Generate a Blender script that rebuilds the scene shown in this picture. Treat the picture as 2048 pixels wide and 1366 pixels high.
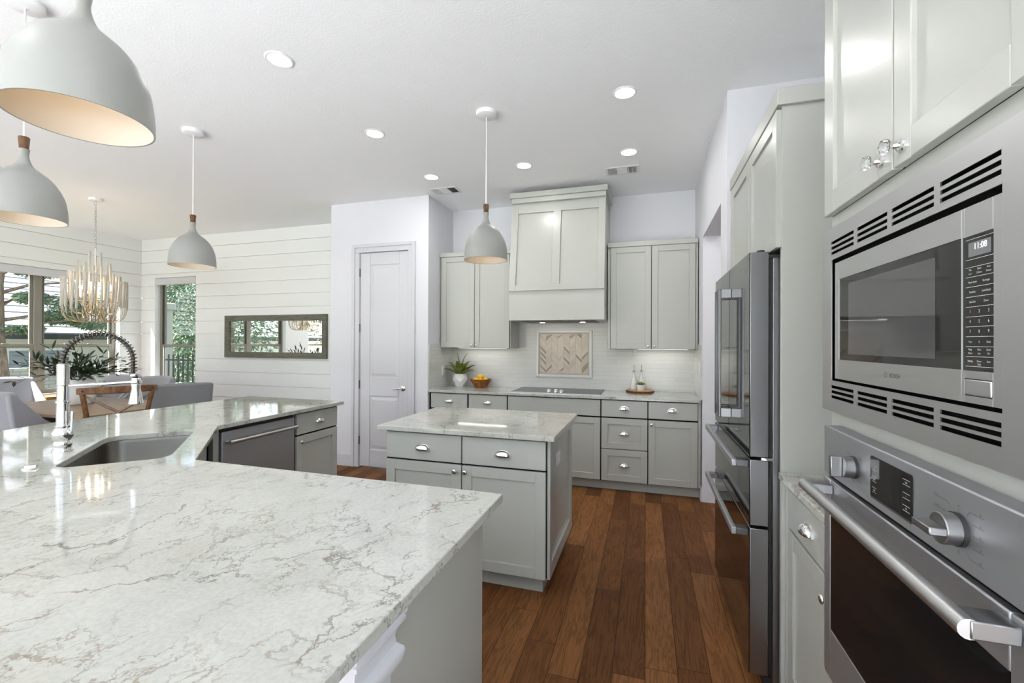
import bpy, bmesh, math, random
from mathutils import Vector, Matrix
random.seed(7)
for o in list(bpy.data.objects): bpy.data.objects.remove(o)
SC = bpy.context.scene
COL = SC.collection
PI = math.pi

# ------------------------------------------------------------------ camera
CAM_H = 1.4224; FPX = 876.18
cd = bpy.data.cameras.new('camera'); cam = bpy.data.objects.new('camera', cd); COL.objects.link(cam)
yaw, pit, rol = math.radians(16.993), .0039, .0044
D = Vector((-math.sin(yaw), math.cos(yaw), 0)); R = Vector((math.cos(yaw), math.sin(yaw), 0)); U = Vector((0, 0, 1))
Fw = D*math.cos(pit) + U*math.sin(pit); Up = -D*math.sin(pit) + U*math.cos(pit)
Rt = R*math.cos(rol) + Up*math.sin(rol); Up2 = -R*math.sin(rol) + Up*math.cos(rol)
M4 = Matrix((Rt, Up2, -Fw)).transposed().to_4x4(); M4.translation = Vector((0, 0, CAM_H))
cam.matrix_world = M4
cd.sensor_fit = 'HORIZONTAL'; cd.sensor_width = 36.0; cd.lens = FPX/2048*36.0
cd.clip_start = .02; cd.clip_end = 200
SC.camera = cam

# ------------------------------------------------------------------ world, sun, exposure
w = bpy.data.worlds.new('world'); SC.world = w; w.use_nodes = True
nt = w.node_tree; nt.nodes.clear()
sky = nt.nodes.new('ShaderNodeTexSky'); sky.sky_type = 'NISHITA'; sky.sun_disc = False
sky.sun_elevation = math.radians(52); sky.sun_rotation = math.radians(215); sky.air_density = 1.0; sky.dust_density = 1.5
hs = nt.nodes.new('ShaderNodeHueSaturation'); hs.inputs['Saturation'].default_value = .75
bg = nt.nodes.new('ShaderNodeBackground'); bg.inputs['Strength'].default_value = .36
ow = nt.nodes.new('ShaderNodeOutputWorld')
nt.links.new(sky.outputs[0], hs.inputs['Color']); nt.links.new(hs.outputs[0], bg.inputs[0]); nt.links.new(bg.outputs[0], ow.inputs[0])
sl = bpy.data.lights.new('sun', 'SUN'); sun = bpy.data.objects.new('sun', sl); COL.objects.link(sun)
sl.energy = 25.0; sl.angle = math.radians(1.0); sl.color = (.965, .985, 1)
sun.rotation_euler = Vector((.45, .60, -.85)).to_track_quat('-Z', 'Y').to_euler()
SC.view_settings.view_transform = 'Standard'; SC.view_settings.look = 'None'
SC.view_settings.exposure = 0.58; SC.view_settings.gamma = 1.0; SC.view_settings.use_curve_mapping = False
DOWNLIGHT_W = 2.5; BULB_W = .15; UNDERCAB_W = .22

# ------------------------------------------------------------------ materials
def mat(name, col=(.8, .8, .8), rough=.5, metal=0.0, spec=.5, coat=0.0, emit=None, estr=0.0, trans=0.0, sheen=0.0):
    m = bpy.data.materials.new(name); m.use_nodes = True
    b = m.node_tree.nodes['Principled BSDF']
    b.inputs['Base Color'].default_value = (*col, 1); b.inputs['Roughness'].default_value = rough
    b.inputs['Metallic'].default_value = metal; b.inputs['Specular IOR Level'].default_value = spec
    b.inputs['Coat Weight'].default_value = coat; b.inputs['Coat Roughness'].default_value = .20
    b.inputs['Transmission Weight'].default_value = trans; b.inputs['Sheen Weight'].default_value = sheen
    if emit: b.inputs['Emission Color'].default_value = (*emit, 1); b.inputs['Emission Strength'].default_value = estr
    return m
class N:
    "small node-graph helper on a material"
    def __init__(s, m): s.m = m; s.t = m.node_tree; s.b = s.t.nodes['Principled BSDF']
    def n(s, typ, **kw):
        nd = s.t.nodes.new(typ)
        for k, v in kw.items():
            if k.startswith('i_'):
                key = k[2:].replace('_', ' '); nd.inputs[int(key) if key.isdigit() else key].default_value = v
            else: setattr(nd, k, v)
        return nd
    def l(s, a, b): s.t.links.new(a, b)
    def val(s, nd, i, x):
        if isinstance(x, (int, float)): nd.inputs[i].default_value = x
        elif isinstance(x, (tuple, list)): nd.inputs[i].default_value = x
        else: s.l(x, nd.inputs[i])
    def math(s, op, a, b=0.0, c=0.0, clamp=False):
        nd = s.n('ShaderNodeMath', operation=op, use_clamp=clamp); s.val(nd, 0, a); s.val(nd, 1, b); s.val(nd, 2, c); return nd.outputs[0]
    def vmath(s, op, a, b):
        nd = s.n('ShaderNodeVectorMath', operation=op); s.val(nd, 0, a); s.val(nd, 1, b); return nd.outputs[0]
    def mix(s, f, a, b, blend='MIX'):
        nd = s.n('ShaderNodeMix', data_type='RGBA', blend_type=blend); s.val(nd, 0, f)
        for i, x in ((6, a), (7, b)):
            if isinstance(x, tuple): nd.inputs[i].default_value = (*x, 1) if len(x) == 3 else x
            else: s.l(x, nd.inputs[i])
        return nd.outputs[2]
    def coord(s, rot=(0, 0, 0), scale=(1, 1, 1)):
        g = s.n('ShaderNodeNewGeometry'); mp = s.n('ShaderNodeMapping')
        mp.inputs['Rotation'].default_value = rot; mp.inputs['Scale'].default_value = scale
        s.l(g.outputs['Position'], mp.inputs[0]); return mp.outputs[0]
    def objcoord(s, rot=(0, 0, 0), scale=(1, 1, 1)):
        g = s.n('ShaderNodeTexCoord'); mp = s.n('ShaderNodeMapping')
        mp.inputs['Rotation'].default_value = rot; mp.inputs['Scale'].default_value = scale
        s.l(g.outputs['Object'], mp.inputs[0]); return mp.outputs[0]
    def noise(s, v, scale, detail=4, rough=.55, dist=0.0):
        nd = s.n('ShaderNodeTexNoise'); s.l(v, nd.inputs['Vector']); nd.inputs['Scale'].default_value = scale
        nd.inputs['Detail'].default_value = detail; nd.inputs['Roughness'].default_value = rough; nd.inputs['Distortion'].default_value = dist
        return nd
    def ramp(s, f, stops):
        nd = s.n('ShaderNodeValToRGB'); e = nd.color_ramp.elements
        while len(e) < len(stops): e.new(.5)
        for k, (p, c) in enumerate(stops):
            e[k].position = p; e[k].color = (*c, 1) if isinstance(c, tuple) else (c, c, c, 1)
        s.l(f, nd.inputs[0]); return nd.outputs[0]
    def bump(s, h, strength=.2, dist=.01):
        nd = s.n('ShaderNodeBump'); nd.inputs['Strength'].default_value = strength; nd.inputs['Distance'].default_value = dist
        s.l(h, nd.inputs['Height']); s.l(nd.outputs[0], s.b.inputs['Normal'])
    def color(s, c): s.l(c, s.b.inputs['Base Color'])
    def rough(s, c): s.l(c, s.b.inputs['Roughness'])

def m_plaster(name, col, scale, strength):
    m = mat(name, col, .75, spec=.25); g = N(m); v = g.coord()
    g.bump(g.noise(v, scale, 3, .5).outputs[0], strength, .004); return m
M = {}
M['ceiling'] = m_plaster('ceiling_paint', (.915, .918, .925), 95, .30)
M['wall'] = m_plaster('wall_paint', (.73, .73, .765), 80, .35)
M['shiplap'] = mat('shiplap_paint', (.82, .83, .81), .42)
M['trim'] = mat('trim_paint', (.62, .62, .65), .35)
M['paint'] = mat('cabinet_paint', (.455, .463, .427), .33, coat=.25)
M['gap'] = mat('dark_gap', (.010, .010, .010), .9, spec=0.0)
M['blackplastic'] = mat('black_plastic', (.02, .02, .02), .4)
M['chrome'] = mat('chrome', (.82, .82, .82), .07, 1)
M['nickel'] = mat('satin_nickel', (.62, .61, .59), .22, 1)
M['crystal'] = mat('crystal', (.95, .97, .97), .02, trans=1.0)
M['whitemetal'] = mat('white_enamel', (.80, .80, .80), .4)
M['shade'] = mat('pendant_enamel', (.28, .282, .265), .45)
M['liner'] = mat('warm_tinted_enamel', (.60, .56, .49), .5)  # white liner, tinted warm so its colour carries the bulb's glow
M['plastic'] = mat('white_plastic', (.82, .82, .81), .3)
M['blackglass'] = mat('black_glass', (.010, .010, .010), .04, spec=.40)
M['mwglass'] = mat('oven_window_glass', (.070, .070, .070), .035, spec=.45)
M['ovenglass'] = mat('oven_door_glass', (.008, .008, .008), .05, spec=.12)
M['mirror'] = mat('mirror_glass', (.90, .93, .92), .015, 1)
M['ceramic'] = mat('white_ceramic', (.80, .80, .79), .25, coat=.3)
M['lamp'] = mat('lamp_lens', (1, 1, 1), .5, emit=(1, .985, .96), estr=4.0)
M['bulb'] = mat('warm_bulb', (1, .9, .7), .5, emit=(1, .74, .42), estr=3.0)
M['led'] = mat('led_digits', (1, 1, 1), .5, emit=(1, 1, 1), estr=1.2)
M['display'] = mat('lcd_display', (.16, .16, .17), .2)
M['print'] = mat('grey_print', (.55, .55, .55), .5)
M['darkprint'] = mat('dark_print', (.06, .06, .06), .5)
M['greyprint'] = mat('faint_print', (.10, .10, .10), .5)
M['vinyl'] = mat('window_vinyl', (.235, .225, .185), .45)
M['vinyldark'] = mat('window_track', (.06, .055, .05), .6)
M['lemon'] = mat('lemon_peel', (.88, .52, .03), .4)
M['succulent'] = mat('agave_leaf', (.15, .175, .030), .4)
M['agavetip'] = mat('agave_tip', (.30, .20, .05), .45)
M['olive'] = mat('olive_leaf', (.018, .040, .016), .4)
M['twig'] = mat('twig', (.035, .025, .015), .8)
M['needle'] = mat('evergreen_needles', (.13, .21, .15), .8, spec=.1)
M['needle2'] = mat('yellow_green_needles', (.22, .26, .13), .8, spec=.1)  # yellower green, mixed in at random
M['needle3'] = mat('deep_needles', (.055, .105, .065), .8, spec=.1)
M['iron'] = mat('black_iron', (.010, .013, .013), .5)
M['houseroof'] = mat('roof_tile', (.26, .26, .265), .8)
M['roofshade'] = mat('roof_shade', (.035, .035, .04), .9)
M['housewall'] = mat('house_siding', (.55, .53, .50), .8)
M['ground'] = mat('lawn', (.10, .12, .05), .95)
M['bounce_patio'] = mat('pale_bounce_patio', (.84, .835, .83), .9)
M['darkcloth'] = mat('dark_seat', (.012, .014, .018), .7)

m = M['steel'] = mat('brushed_steel', (.57, .57, .575), .36, 1); g = N(m)
st = g.noise(g.coord(scale=(160, 1.2, 160)), 4, 2, .6).outputs[0]; g.bump(st, .035, .002)
m = M['darksteel'] = mat('oven_steel', (.47, .48, .505), .48, 1)
M['knobsteel'] = mat('knob_steel', (.30, .30, .30), .30, 1); g = N(m)
st = g.noise(g.coord(scale=(160, 1.2, 160)), 4, 2, .6).outputs[0]; g.bump(st, .035, .002)
M['fridgeface'] = mat('dark_mirror_steel', (.112, .122, .130), .075, 1)
M['handlesteel'] = mat('grey_handle_steel', (.20, .20, .21), .32, 1)
M['coil'] = mat('dark_nickel_coil', (.20, .17, .14), .22, 1)
M['fridgeside'] = mat('dark_satin_steel', (.30, .30, .315), .33, 1)
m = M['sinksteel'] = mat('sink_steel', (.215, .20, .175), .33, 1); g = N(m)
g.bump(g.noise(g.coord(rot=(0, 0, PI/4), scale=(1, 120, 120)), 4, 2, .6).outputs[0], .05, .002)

# quartz with wandering grey-brown veins
def quartz():
    m = mat('veined_quartz', (.78, .78, .74), .05, spec=.5); g = N(m); p = g.coord()
    w1 = g.noise(p, 2.2, 3, .5).outputs['Color']; w2 = g.noise(p, 13, 4, .65).outputs['Color']; w3 = g.noise(p, 60, 3, .6).outputs['Color']
    def warp(p, *ws):
        for wv, a in ws:
            c = g.vmath('SUBTRACT', wv, (.5, .5, .5)); nd = g.n('ShaderNodeVectorMath', operation='SCALE'); g.l(c, nd.inputs[0]); nd.inputs['Scale'].default_value = a
            p = g.vmath('ADD', p, nd.outputs[0])
        return p
    def vein(scale, rot, stretch, width, amps, mask_scale, lo, hi, off):
        q = warp(p, (w1, amps[0]), (w2, amps[1]), (w3, amps[2]))
        mp = g.n('ShaderNodeMapping'); mp.inputs['Rotation'].default_value = (0, 0, rot); mp.inputs['Scale'].default_value = (1, stretch, 1); mp.inputs['Location'].default_value = (off, off*1.7, 0)
        g.l(q, mp.inputs[0])
        vo = g.n('ShaderNodeTexVoronoi', feature='DISTANCE_TO_EDGE'); vo.inputs['Scale'].default_value = scale; g.l(mp.outputs[0], vo.inputs['Vector'])
        line = g.ramp(vo.outputs['Distance'], [(0, 1.0), (width*.35, .75), (width, 0.0)])
        mk = g.noise(warp(p, (w2, .1)), mask_scale, 3, .6).outputs[0]
        mask = g.ramp(mk, [(lo, 0.0), (hi, 1.0)])
        return g.math('MULTIPLY', line, mask)
    a = vein(3.6, .55, .42, .015, (.42, .16, .022), 4.2, .45, .55, .3)
    b = vein(8.5, .30, .55, .026, (.30, .13, .025), 5.5, .46, .56, 1.1)
    c = vein(17., .70, .5, .040, (.2, .10, .02), 3.6, .49, .60, 2.3)
    cloud = g.noise(p, 5, 5, .6, .4).outputs[0]
    base = g.ramp(cloud, [(.30, (.452, .454, .415)), (.62, (.525, .527, .485))])
    speck = g.ramp(g.noise(p, 120, 2, .5).outputs[0], [(.35, .90), (.6, 1.0)])
    base = g.mix(1.0, base, speck, 'MULTIPLY')
    hue = g.noise(p, 3.1, 2, .5).outputs[0]
    vc = g.ramp(hue, [(.40, (.125, .122, .115)), (.62, (.235, .195, .140))])
    x = g.mix(g.math('MULTIPLY', c, .42), base, vc)
    x = g.mix(g.math('MULTIPLY', b, .68), x, vc)
    x = g.mix(g.math('MULTIPLY', a, .84), x, vc)
    g.color(x); return m
M['quartz'] = quartz()

# hardwood planks running along Y
def floorwood():
    m = mat('hardwood_floor', (.1, .05, .02), .42, spec=.10); g = N(m); p = g.coord()
    sx = g.n('ShaderNodeSeparateXYZ'); g.l(p, sx.inputs[0]); X, Y = sx.outputs[0], sx.outputs[1]
    W, L = .135, 1.05
    xi = g.math('DIVIDE', X, W); row = g.math('FLOOR', xi); fx = g.math('FRACT', xi)
    wn = g.n('ShaderNodeTexWhiteNoise', noise_dimensions='1D'); g.l(row, wn.inputs['W'])
    yi = g.math('ADD', g.math('DIVIDE', Y, L), g.math('MULTIPLY', wn.outputs['Value'], 7.0)); bi = g.math('FLOOR', yi); fy = g.math('FRACT', yi)
    cb = g.n('ShaderNodeCombineXYZ'); g.l(row, cb.inputs[0]); g.l(bi, cb.inputs[1])
    wp = g.n('ShaderNodeTexWhiteNoise', noise_dimensions='3D'); g.l(cb.outputs[0], wp.inputs['Vector']); rnd = wp.outputs['Value']
    # grain: stretched noise, offset per plank
    off = g.vmath('MULTIPLY', wp.outputs['Color'], (9.0, 9.0, 9.0)); pp = g.vmath('ADD', p, off)
    mp = g.n('ShaderNodeMapping'); mp.inputs['Scale'].default_value = (14, 1.3, 1); g.l(pp, mp.inputs[0])
    n1 = g.noise(mp.outputs[0], 1.0, 4, .6, .6).outputs[0]
    rings = g.math('FRACT', g.math('MULTIPLY', n1, 9.0)); rings = g.math('ABSOLUTE', g.math('SUBTRACT', rings, .5))
    mp2 = g.n('ShaderNodeMapping'); mp2.inputs['Scale'].default_value = (240, 9, 1); g.l(pp, mp2.inputs[0])
    fine = g.noise(mp2.outputs[0], 1.0, 3, .6).outputs[0]
    tone = g.ramp(rnd, [(0.0, (.112, .044, .016)), (.45, (.178, .072, .026)), (1.0, (.275, .120, .043))])
    gr = g.ramp(rings, [(0.0, .62), (.30, 1.06)])
    c = g.mix(.85, tone, gr, 'MULTIPLY')
    c = g.mix(.55, c, g.ramp(fine, [(.3, .55), (.65, 1.12)]), 'MULTIPLY')
    c = g.mix(.35, c, g.ramp(g.noise(p, 2.5, 3).outputs[0], [(.3, .7), (.7, 1.2)]), 'MULTIPLY')
    ex = g.math('MINIMUM', fx, g.math('SUBTRACT', 1.0, fx)); ey = g.math('MULTIPLY', g.math('MINIMUM', fy, g.math('SUBTRACT', 1.0, fy)), L/W)
    e = g.math('MINIMUM', ex, ey); gap = g.ramp(e, [(0.006, .35), (.020, 1.0)])
    c = g.mix(1.0, c, gap, 'MULTIPLY'); g.color(c)
    g.rough(g.ramp(n1, [(.3, .40), (.7, .54)]))
    g.bump(g.math('ADD', g.math('MULTIPLY', fine, .35), g.math('MULTIPLY', gap, 1.0)), .25, .004)
    return m
M['floor'] = floorwood()

def tiles(name, axis):
    m = mat(name, (.68, .68, .655), .16, spec=.5); g = N(m)
    gg = g.n('ShaderNodeNewGeometry'); sx = g.n('ShaderNodeSeparateXYZ'); g.l(gg.outputs['Position'], sx.inputs[0])
    cb = g.n('ShaderNodeCombineXYZ'); g.l(sx.outputs[0 if axis == 'X' else 1], cb.inputs[0]); g.l(sx.outputs[2], cb.inputs[1])
    br = g.n('ShaderNodeTexBrick'); g.l(cb.outputs[0], br.inputs['Vector']); br.offset = .5
    for k, v in {'Scale': 1.0, 'Mortar Size': .0016, 'Mortar Smooth': .2, 'Bias': 0.0, 'Brick Width': .30, 'Row Height': .0445}.items(): br.inputs[k].default_value = v
    br.inputs['Color1'].default_value = (.65, .65, .63, 1); br.inputs['Color2'].default_value = (.69, .69, .67, 1); br.inputs['Mortar'].default_value = (.575, .575, .56, 1)
    g.color(br.outputs['Color'])
    wav = g.noise(g.coord(scale=(6, 6, 30)), 1.2, 2).outputs[0]
    g.bump(g.math('ADD', g.math('MULTIPLY', br.outputs['Fac'], -1.0), g.math('MULTIPLY', wav, .6)), .35, .003); return m
M['tileX'] = tiles('subway_tile_back', 'X'); M['tileY'] = tiles('subway_tile_side', 'Y')

def woodmat(name, c0, c1, scale, rough=.45, rot=(0, 0, 0)):
    m = mat(name, c1, rough, spec=.35); g = N(m); v = g.objcoord(rot=rot, scale=scale)
    n = g.noise(v, 3.0, 5, .6, .8).outputs[0]; g.color(g.ramp(n, [(.32, c0), (.68, c1)])); g.bump(n, .12, .004); return m
M['oak'] = woodmat('table_oak', (.27, .18, .105), (.40, .29, .19), (1.5, 14, 14))
M['rustic'] = woodmat('rustic_wood', (.085, .036, .013), (.27, .135, .058), (6, 6, 3))
M['rustic2'] = woodmat('greyed_brace_wood', (.17, .115, .08), (.34, .26, .19), (8, 8, 4))
M['acacia'] = woodmat('acacia_wood', (.16, .048, .009), (.40, .155, .035), (8, 8, 20))
M['board'] = woodmat('serving_board', (.42, .20, .075), (.66, .40, .20), (4, 16, 4))
M['bark_edge'] = woodmat('bark_edge', (.06, .022, .006), (.20, .08, .022), (20, 20, 8), .8)
M['capwood'] = woodmat('walnut_cap', (.07, .030, .012), (.17, .085, .035), (30, 30, 6))
M['mirrorframe'] = woodmat('weathered_frame', (.085, .083, .060), (.19, .185, .145), (3, 30, 30), .6)
M['tubewood'] = woodmat('whitewashed_wood', (.42, .40, .36), (.60, .575, .535), (30, 30, 4), .6)
M['bark'] = woodmat('tree_bark', (.06, .043, .032), (.19, .145, .11), (9, 9, 2.2), .95)
M['goldwire'] = mat('brass_wire', (.50, .42, .30), .3, 1)
M['consolewood'] = woodmat('console_wood', (.30, .15, .06), (.46, .26, .12), (10, 2, 10))
def fabric(name, c):
    m = mat(name, c, .9, spec=.15, sheen=.3); g = N(m); v = g.objcoord()
    n = g.noise(v, 330, 2, .6).outputs[0]; g.color(g.mix(.5, c, g.ramp(n, [(.3, .7), (.7, 1.2)]), 'MULTIPLY')); g.bump(n, .3, .003); return m
M['fabric'] = fabric('grey_linen', (.235, .235, .245)); M['fabriclight'] = fabric('light_grey_linen', (.36, .36, .39))
def brickmat(name, c1, c2, mo, w, h):
    m = mat(name, c1, .9); g = N(m)
    gg = g.n('ShaderNodeNewGeometry'); sx = g.n('ShaderNodeSeparateXYZ'); g.l(gg.outputs['Position'], sx.inputs[0])
    cb = g.n('ShaderNodeCombineXYZ'); g.l(sx.outputs[1], cb.inputs[0]); g.l(sx.outputs[2], cb.inputs[1])
    br = g.n('ShaderNodeTexBrick'); g.l(cb.outputs[0], br.inputs['Vector'])
    for k, v in {'Scale': 1.0, 'Mortar Size': .008, 'Brick Width': w, 'Row Height': h}.items(): br.inputs[k].default_value = v
    br.inputs['Color1'].default_value = (*c1, 1); br.inputs['Color2'].default_value = (*c2, 1); br.inputs['Mortar'].default_value = (*mo, 1)
    g.color(br.outputs['Color']); g.bump(br.outputs['Fac'], -.5, .01); return m
M['brick'] = brickmat('painted_brick', (.32, .31, .29), (.38, .365, .345), (.22, .21, .20), .21, .07)
M['stone'] = m_plaster('limestone', (.40, .385, .35), 14, .6)
def glassmat():
    m = bpy.data.materials.new('window_glass'); m.use_nodes = True; t = m.node_tree; t.nodes.clear()
    o = t.nodes.new('ShaderNodeOutputMaterial'); mx = t.nodes.new('ShaderNodeMixShader'); tr = t.nodes.new('ShaderNodeBsdfTransparent'); gl = t.nodes.new('ShaderNodeBsdfGlossy')
    fr = t.nodes.new('ShaderNodeFresnel'); fr.inputs[0].default_value = 1.35; ge = t.nodes.new('ShaderNodeNewGeometry'); mr = t.nodes.new('ShaderNodeMapRange'); mr.inputs['To Min'].default_value = 1.35; mr.inputs['To Max'].default_value = 1/1.35; t.links.new(ge.outputs['Backfacing'], mr.inputs[0]); t.links.new(mr.outputs[0], fr.inputs[0]); gl.inputs['Roughness'].default_value = .01
    tr.inputs[0].default_value = (.985, .99, .985, 1)
    t.links.new(fr.outputs[0], mx.inputs[0]); t.links.new(tr.outputs[0], mx.inputs[1]); t.links.new(gl.outputs[0], mx.inputs[2]); t.links.new(mx.outputs[0], o.inputs[0]); return m
M['glass'] = glassmat()

# ------------------------------------------------------------------ object and mesh helpers
def thing(name, label, cat, loc=(0, 0, 0), group=None, rz=0.0):
    o = bpy.data.objects.new(name, None); COL.objects.link(o); o.location = loc; o.rotation_euler = (0, 0, rz); o.empty_display_size = .05
    tag(o, label, cat, group); return o
def tag(o, label=None, cat=None, group=None, kind=None):
    if label: o['label'] = label
    if cat: o['category'] = cat
    if group: o['group'] = group
    if kind: o['kind'] = kind
    return o
def struct_empty(name, loc):
    o = bpy.data.objects.new(name, None); COL.objects.link(o); o.location = loc; o['kind'] = 'structure'; o.empty_display_size = .05; return o
def rootloc(o):
    while o.parent: o = o.parent
    return Vector(o.location)
def copy_tree(o, parent=None):
    c = o.copy(); COL.objects.link(c)
    if parent: c.parent = parent
    for ch in [k for k in bpy.data.objects if k.parent == o]: copy_tree(ch, c)
    return c
FN = lambda y: (lambda u, v, w: (u, y-w, v))      # face looking toward -Y
FE = lambda x: (lambda u, v, w: (x+w, u, v))      # face looking toward +X
FX = lambda x: (lambda u, v, w: (x-w, u, v))      # face looking toward -X
ID = lambda u, v, w: (u, v, w)
class MB:
    def __init__(s, F=ID): s.v = []; s.f = []; s.F = F
    def add(s, vs, fs):
        b = len(s.v); s.v += [Vector(s.F(*p)) for p in vs]; s.f += [[b+i for i in q] for q in fs]; return s
    def box(s, a0, a1, b0, b1, c0, c1):
        return s.add([(x, y, z) for x in (a0, a1) for y in (b0, b1) for z in (c0, c1)],
                     [(0, 1, 3, 2), (4, 6, 7, 5), (0, 4, 5, 1), (2, 3, 7, 6), (0, 2, 6, 4), (1, 5, 7, 3)])
    def prism(s, poly, c0, c1):
        n = len(poly)
        return s.add([(x, y, c0) for x, y in poly] + [(x, y, c1) for x, y in poly],
                     [list(range(n))[::-1], list(range(n, 2*n))] + [(i, (i+1) % n, n+(i+1) % n, n+i) for i in range(n)])
    def lathe(s, prof, c=(0, 0, 0), seg=24, axis=(0, 0, 1), closed=False):
        q = Vector((0, 0, 1)).rotation_difference(Vector(axis)); vs = []; fs = []; n = len(prof)
        for i in range(seg):
            a = 2*PI*i/seg
            for r, z in prof: vs.append(tuple(q @ Vector((r*math.cos(a), r*math.sin(a), z)) + Vector(c)))
        for i in range(seg):
            for k in range(n if closed else n-1):
                fs.append((i*n+k, ((i+1) % seg)*n+k, ((i+1) % seg)*n+(k+1) % n, i*n+(k+1) % n))
        return s.add(vs, fs)
    def tube(s, path, r, seg=8, cap=True):
        P = [Vector(p) for p in path]; n = len(P); rr = r if isinstance(r, (list, tuple)) else [r]*n
        vs = []; fs = []; up = None
        for i, p in enumerate(P):
            t = (P[min(i+1, n-1)] - P[max(i-1, 0)]).normalized()
            if up is None: up = t.orthogonal().normalized()
            up = (up - t*up.dot(t)).normalized(); sd = t.cross(up)
            for k in range(seg):
                a = 2*PI*k/seg; vs.append(tuple(p + (up*math.cos(a) + sd*math.sin(a))*rr[i]))
        for i in range(n-1):
            for k in range(seg): fs.append((i*seg+k, i*seg+(k+1) % seg, (i+1)*seg+(k+1) % seg, (i+1)*seg+k))
        if cap: fs += [list(range(seg))[::-1], list(range((n-1)*seg, n*seg))]
        return s.add(vs, fs)
    def ball(s, c, r, seg=14, rings=8, sc=(1, 1, 1)):
        prof = [(max(1e-4, math.sin(PI*k/rings))*r, -math.cos(PI*k/rings)*r) for k in range(rings+1)]
        b = MB().lathe(prof, seg=seg); return s.add([(v.x*sc[0]+c[0], v.y*sc[1]+c[1], v.z*sc[2]+c[2]) for v in b.v], b.f)
    def build(s, name, material, parent=None, bevel=0.0, smooth=None, local=False, segs=2, loc=None, doubles=False):
        off = Vector((0, 0, 0))
        if not local: off = rootloc(parent) if parent else (Vector(loc) if loc is not None else Vector((0, 0, 0)))
        me = bpy.data.meshes.new(name); bm = bmesh.new()
        vs = [bm.verts.new(v-off) for v in s.v]
        for q in s.f:
            try: bm.faces.new([vs[i] for i in q])
            except ValueError: pass
        if doubles: bmesh.ops.remove_doubles(bm, verts=bm.verts, dist=1e-5)
        bmesh.ops.recalc_face_normals(bm, faces=bm.faces); bm.to_mesh(me); bm.free()
        me.materials.append(material)
        if smooth is not None: me.shade_smooth(); me.set_sharp_from_angle(angle=math.radians(smooth))
        o = bpy.data.objects.new(name, me); COL.objects.link(o)
        if parent: o.parent = parent
        elif loc is not None: o.location = loc
        if bevel:
            b = o.modifiers.new('bevel', 'BEVEL'); b.width = bevel; b.segments = segs; b.limit_method = 'ANGLE'; b.angle_limit = math.radians(35)
            if smooth is None: me.shade_smooth(); me.set_sharp_from_angle(angle=math.radians(25)); b.harden_normals = False
        return o
def plain(name, mb, m, label, cat, loc, group=None, **kw):
    return tag(mb.build(name, m, loc=loc, **kw), label, cat, group)
def structure(name, mb, m, loc=(0, 0, 0), **kw):
    return tag(mb.build(name, m, loc=loc, **kw), kind='structure')
def text(name, s, F, u, v, w, h, m, parent, flip=-1, align='LEFT', sx=1.0):
    cu = bpy.data.curves.new('t', 'FONT'); cu.body = s; cu.align_x = align; cu.size = 1.0; cu.extrude = 0
    o = bpy.data.objects.new('t', cu); COL.objects.link(o); dg = bpy.context.evaluated_depsgraph_get(); dg.update()
    me = bpy.data.meshes.new_from_object(o.evaluated_get(dg)); mb = MB(F); k = h/.7
    mb.add([(u+flip*p.co.x*k*sx, v+p.co.y*k, w) for p in me.vertices], [list(q.vertices) for q in me.polygons])
    bpy.data.objects.remove(o); bpy.data.curves.remove(cu); bpy.data.meshes.remove(me)
    if not mb.f: return None
    return mb.build(name, m, parent)
def area_light(name, loc, parent, size, watts, col, shape='DISK', sy=None, rot=(0, 0, 0), spread=None):
    l = bpy.data.lights.new(name, 'AREA'); l.shape = shape; l.size = size; l.energy = watts; l.color = col
    if sy: l.size_y = sy
    if spread: l.spread = spread
    o = bpy.data.objects.new(name, l); COL.objects.link(o); o.location = Vector(loc) - (rootloc(parent) if parent else Vector((0, 0, 0))); o.rotation_euler = rot
    if parent: o.parent = parent
    return o
def point_light(name, loc, parent, r, watts, col):
    l = bpy.data.lights.new(name, 'POINT'); l.shadow_soft_size = r; l.energy = watts; l.color = col
    o = bpy.data.objects.new(name, l); COL.objects.link(o); o.location = Vector(loc) - (rootloc(parent) if parent else Vector((0, 0, 0)))
    if parent: o.parent = parent
    return o

# ------------------------------------------------------------------ shell
H = 3.035; YW = 4.932; YSH = 4.953; XL = -7.70; YR = -3.2; XR = 1.15
structure('floor', MB().box(XL-.2, XR+2.2, YR-.2, 5.2, -.10, 0), M['floor'])
M['bounce_carpet'] = m_plaster('pale_bounce_carpet', (.70, .71, .73), 60, .8)  # unseen pale carpet, added to bounce sunlight onto the ceiling
structure('floor_bounce_carpet', MB().box(-6.2, XR-.03, YR+.03, -.8, .0005, .012), M['bounce_carpet'])
structure('ceiling', MB().box(XL-.2, XR+2.2, YR-.2, 5.2, H, H+.1), M['ceiling'])

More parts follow.
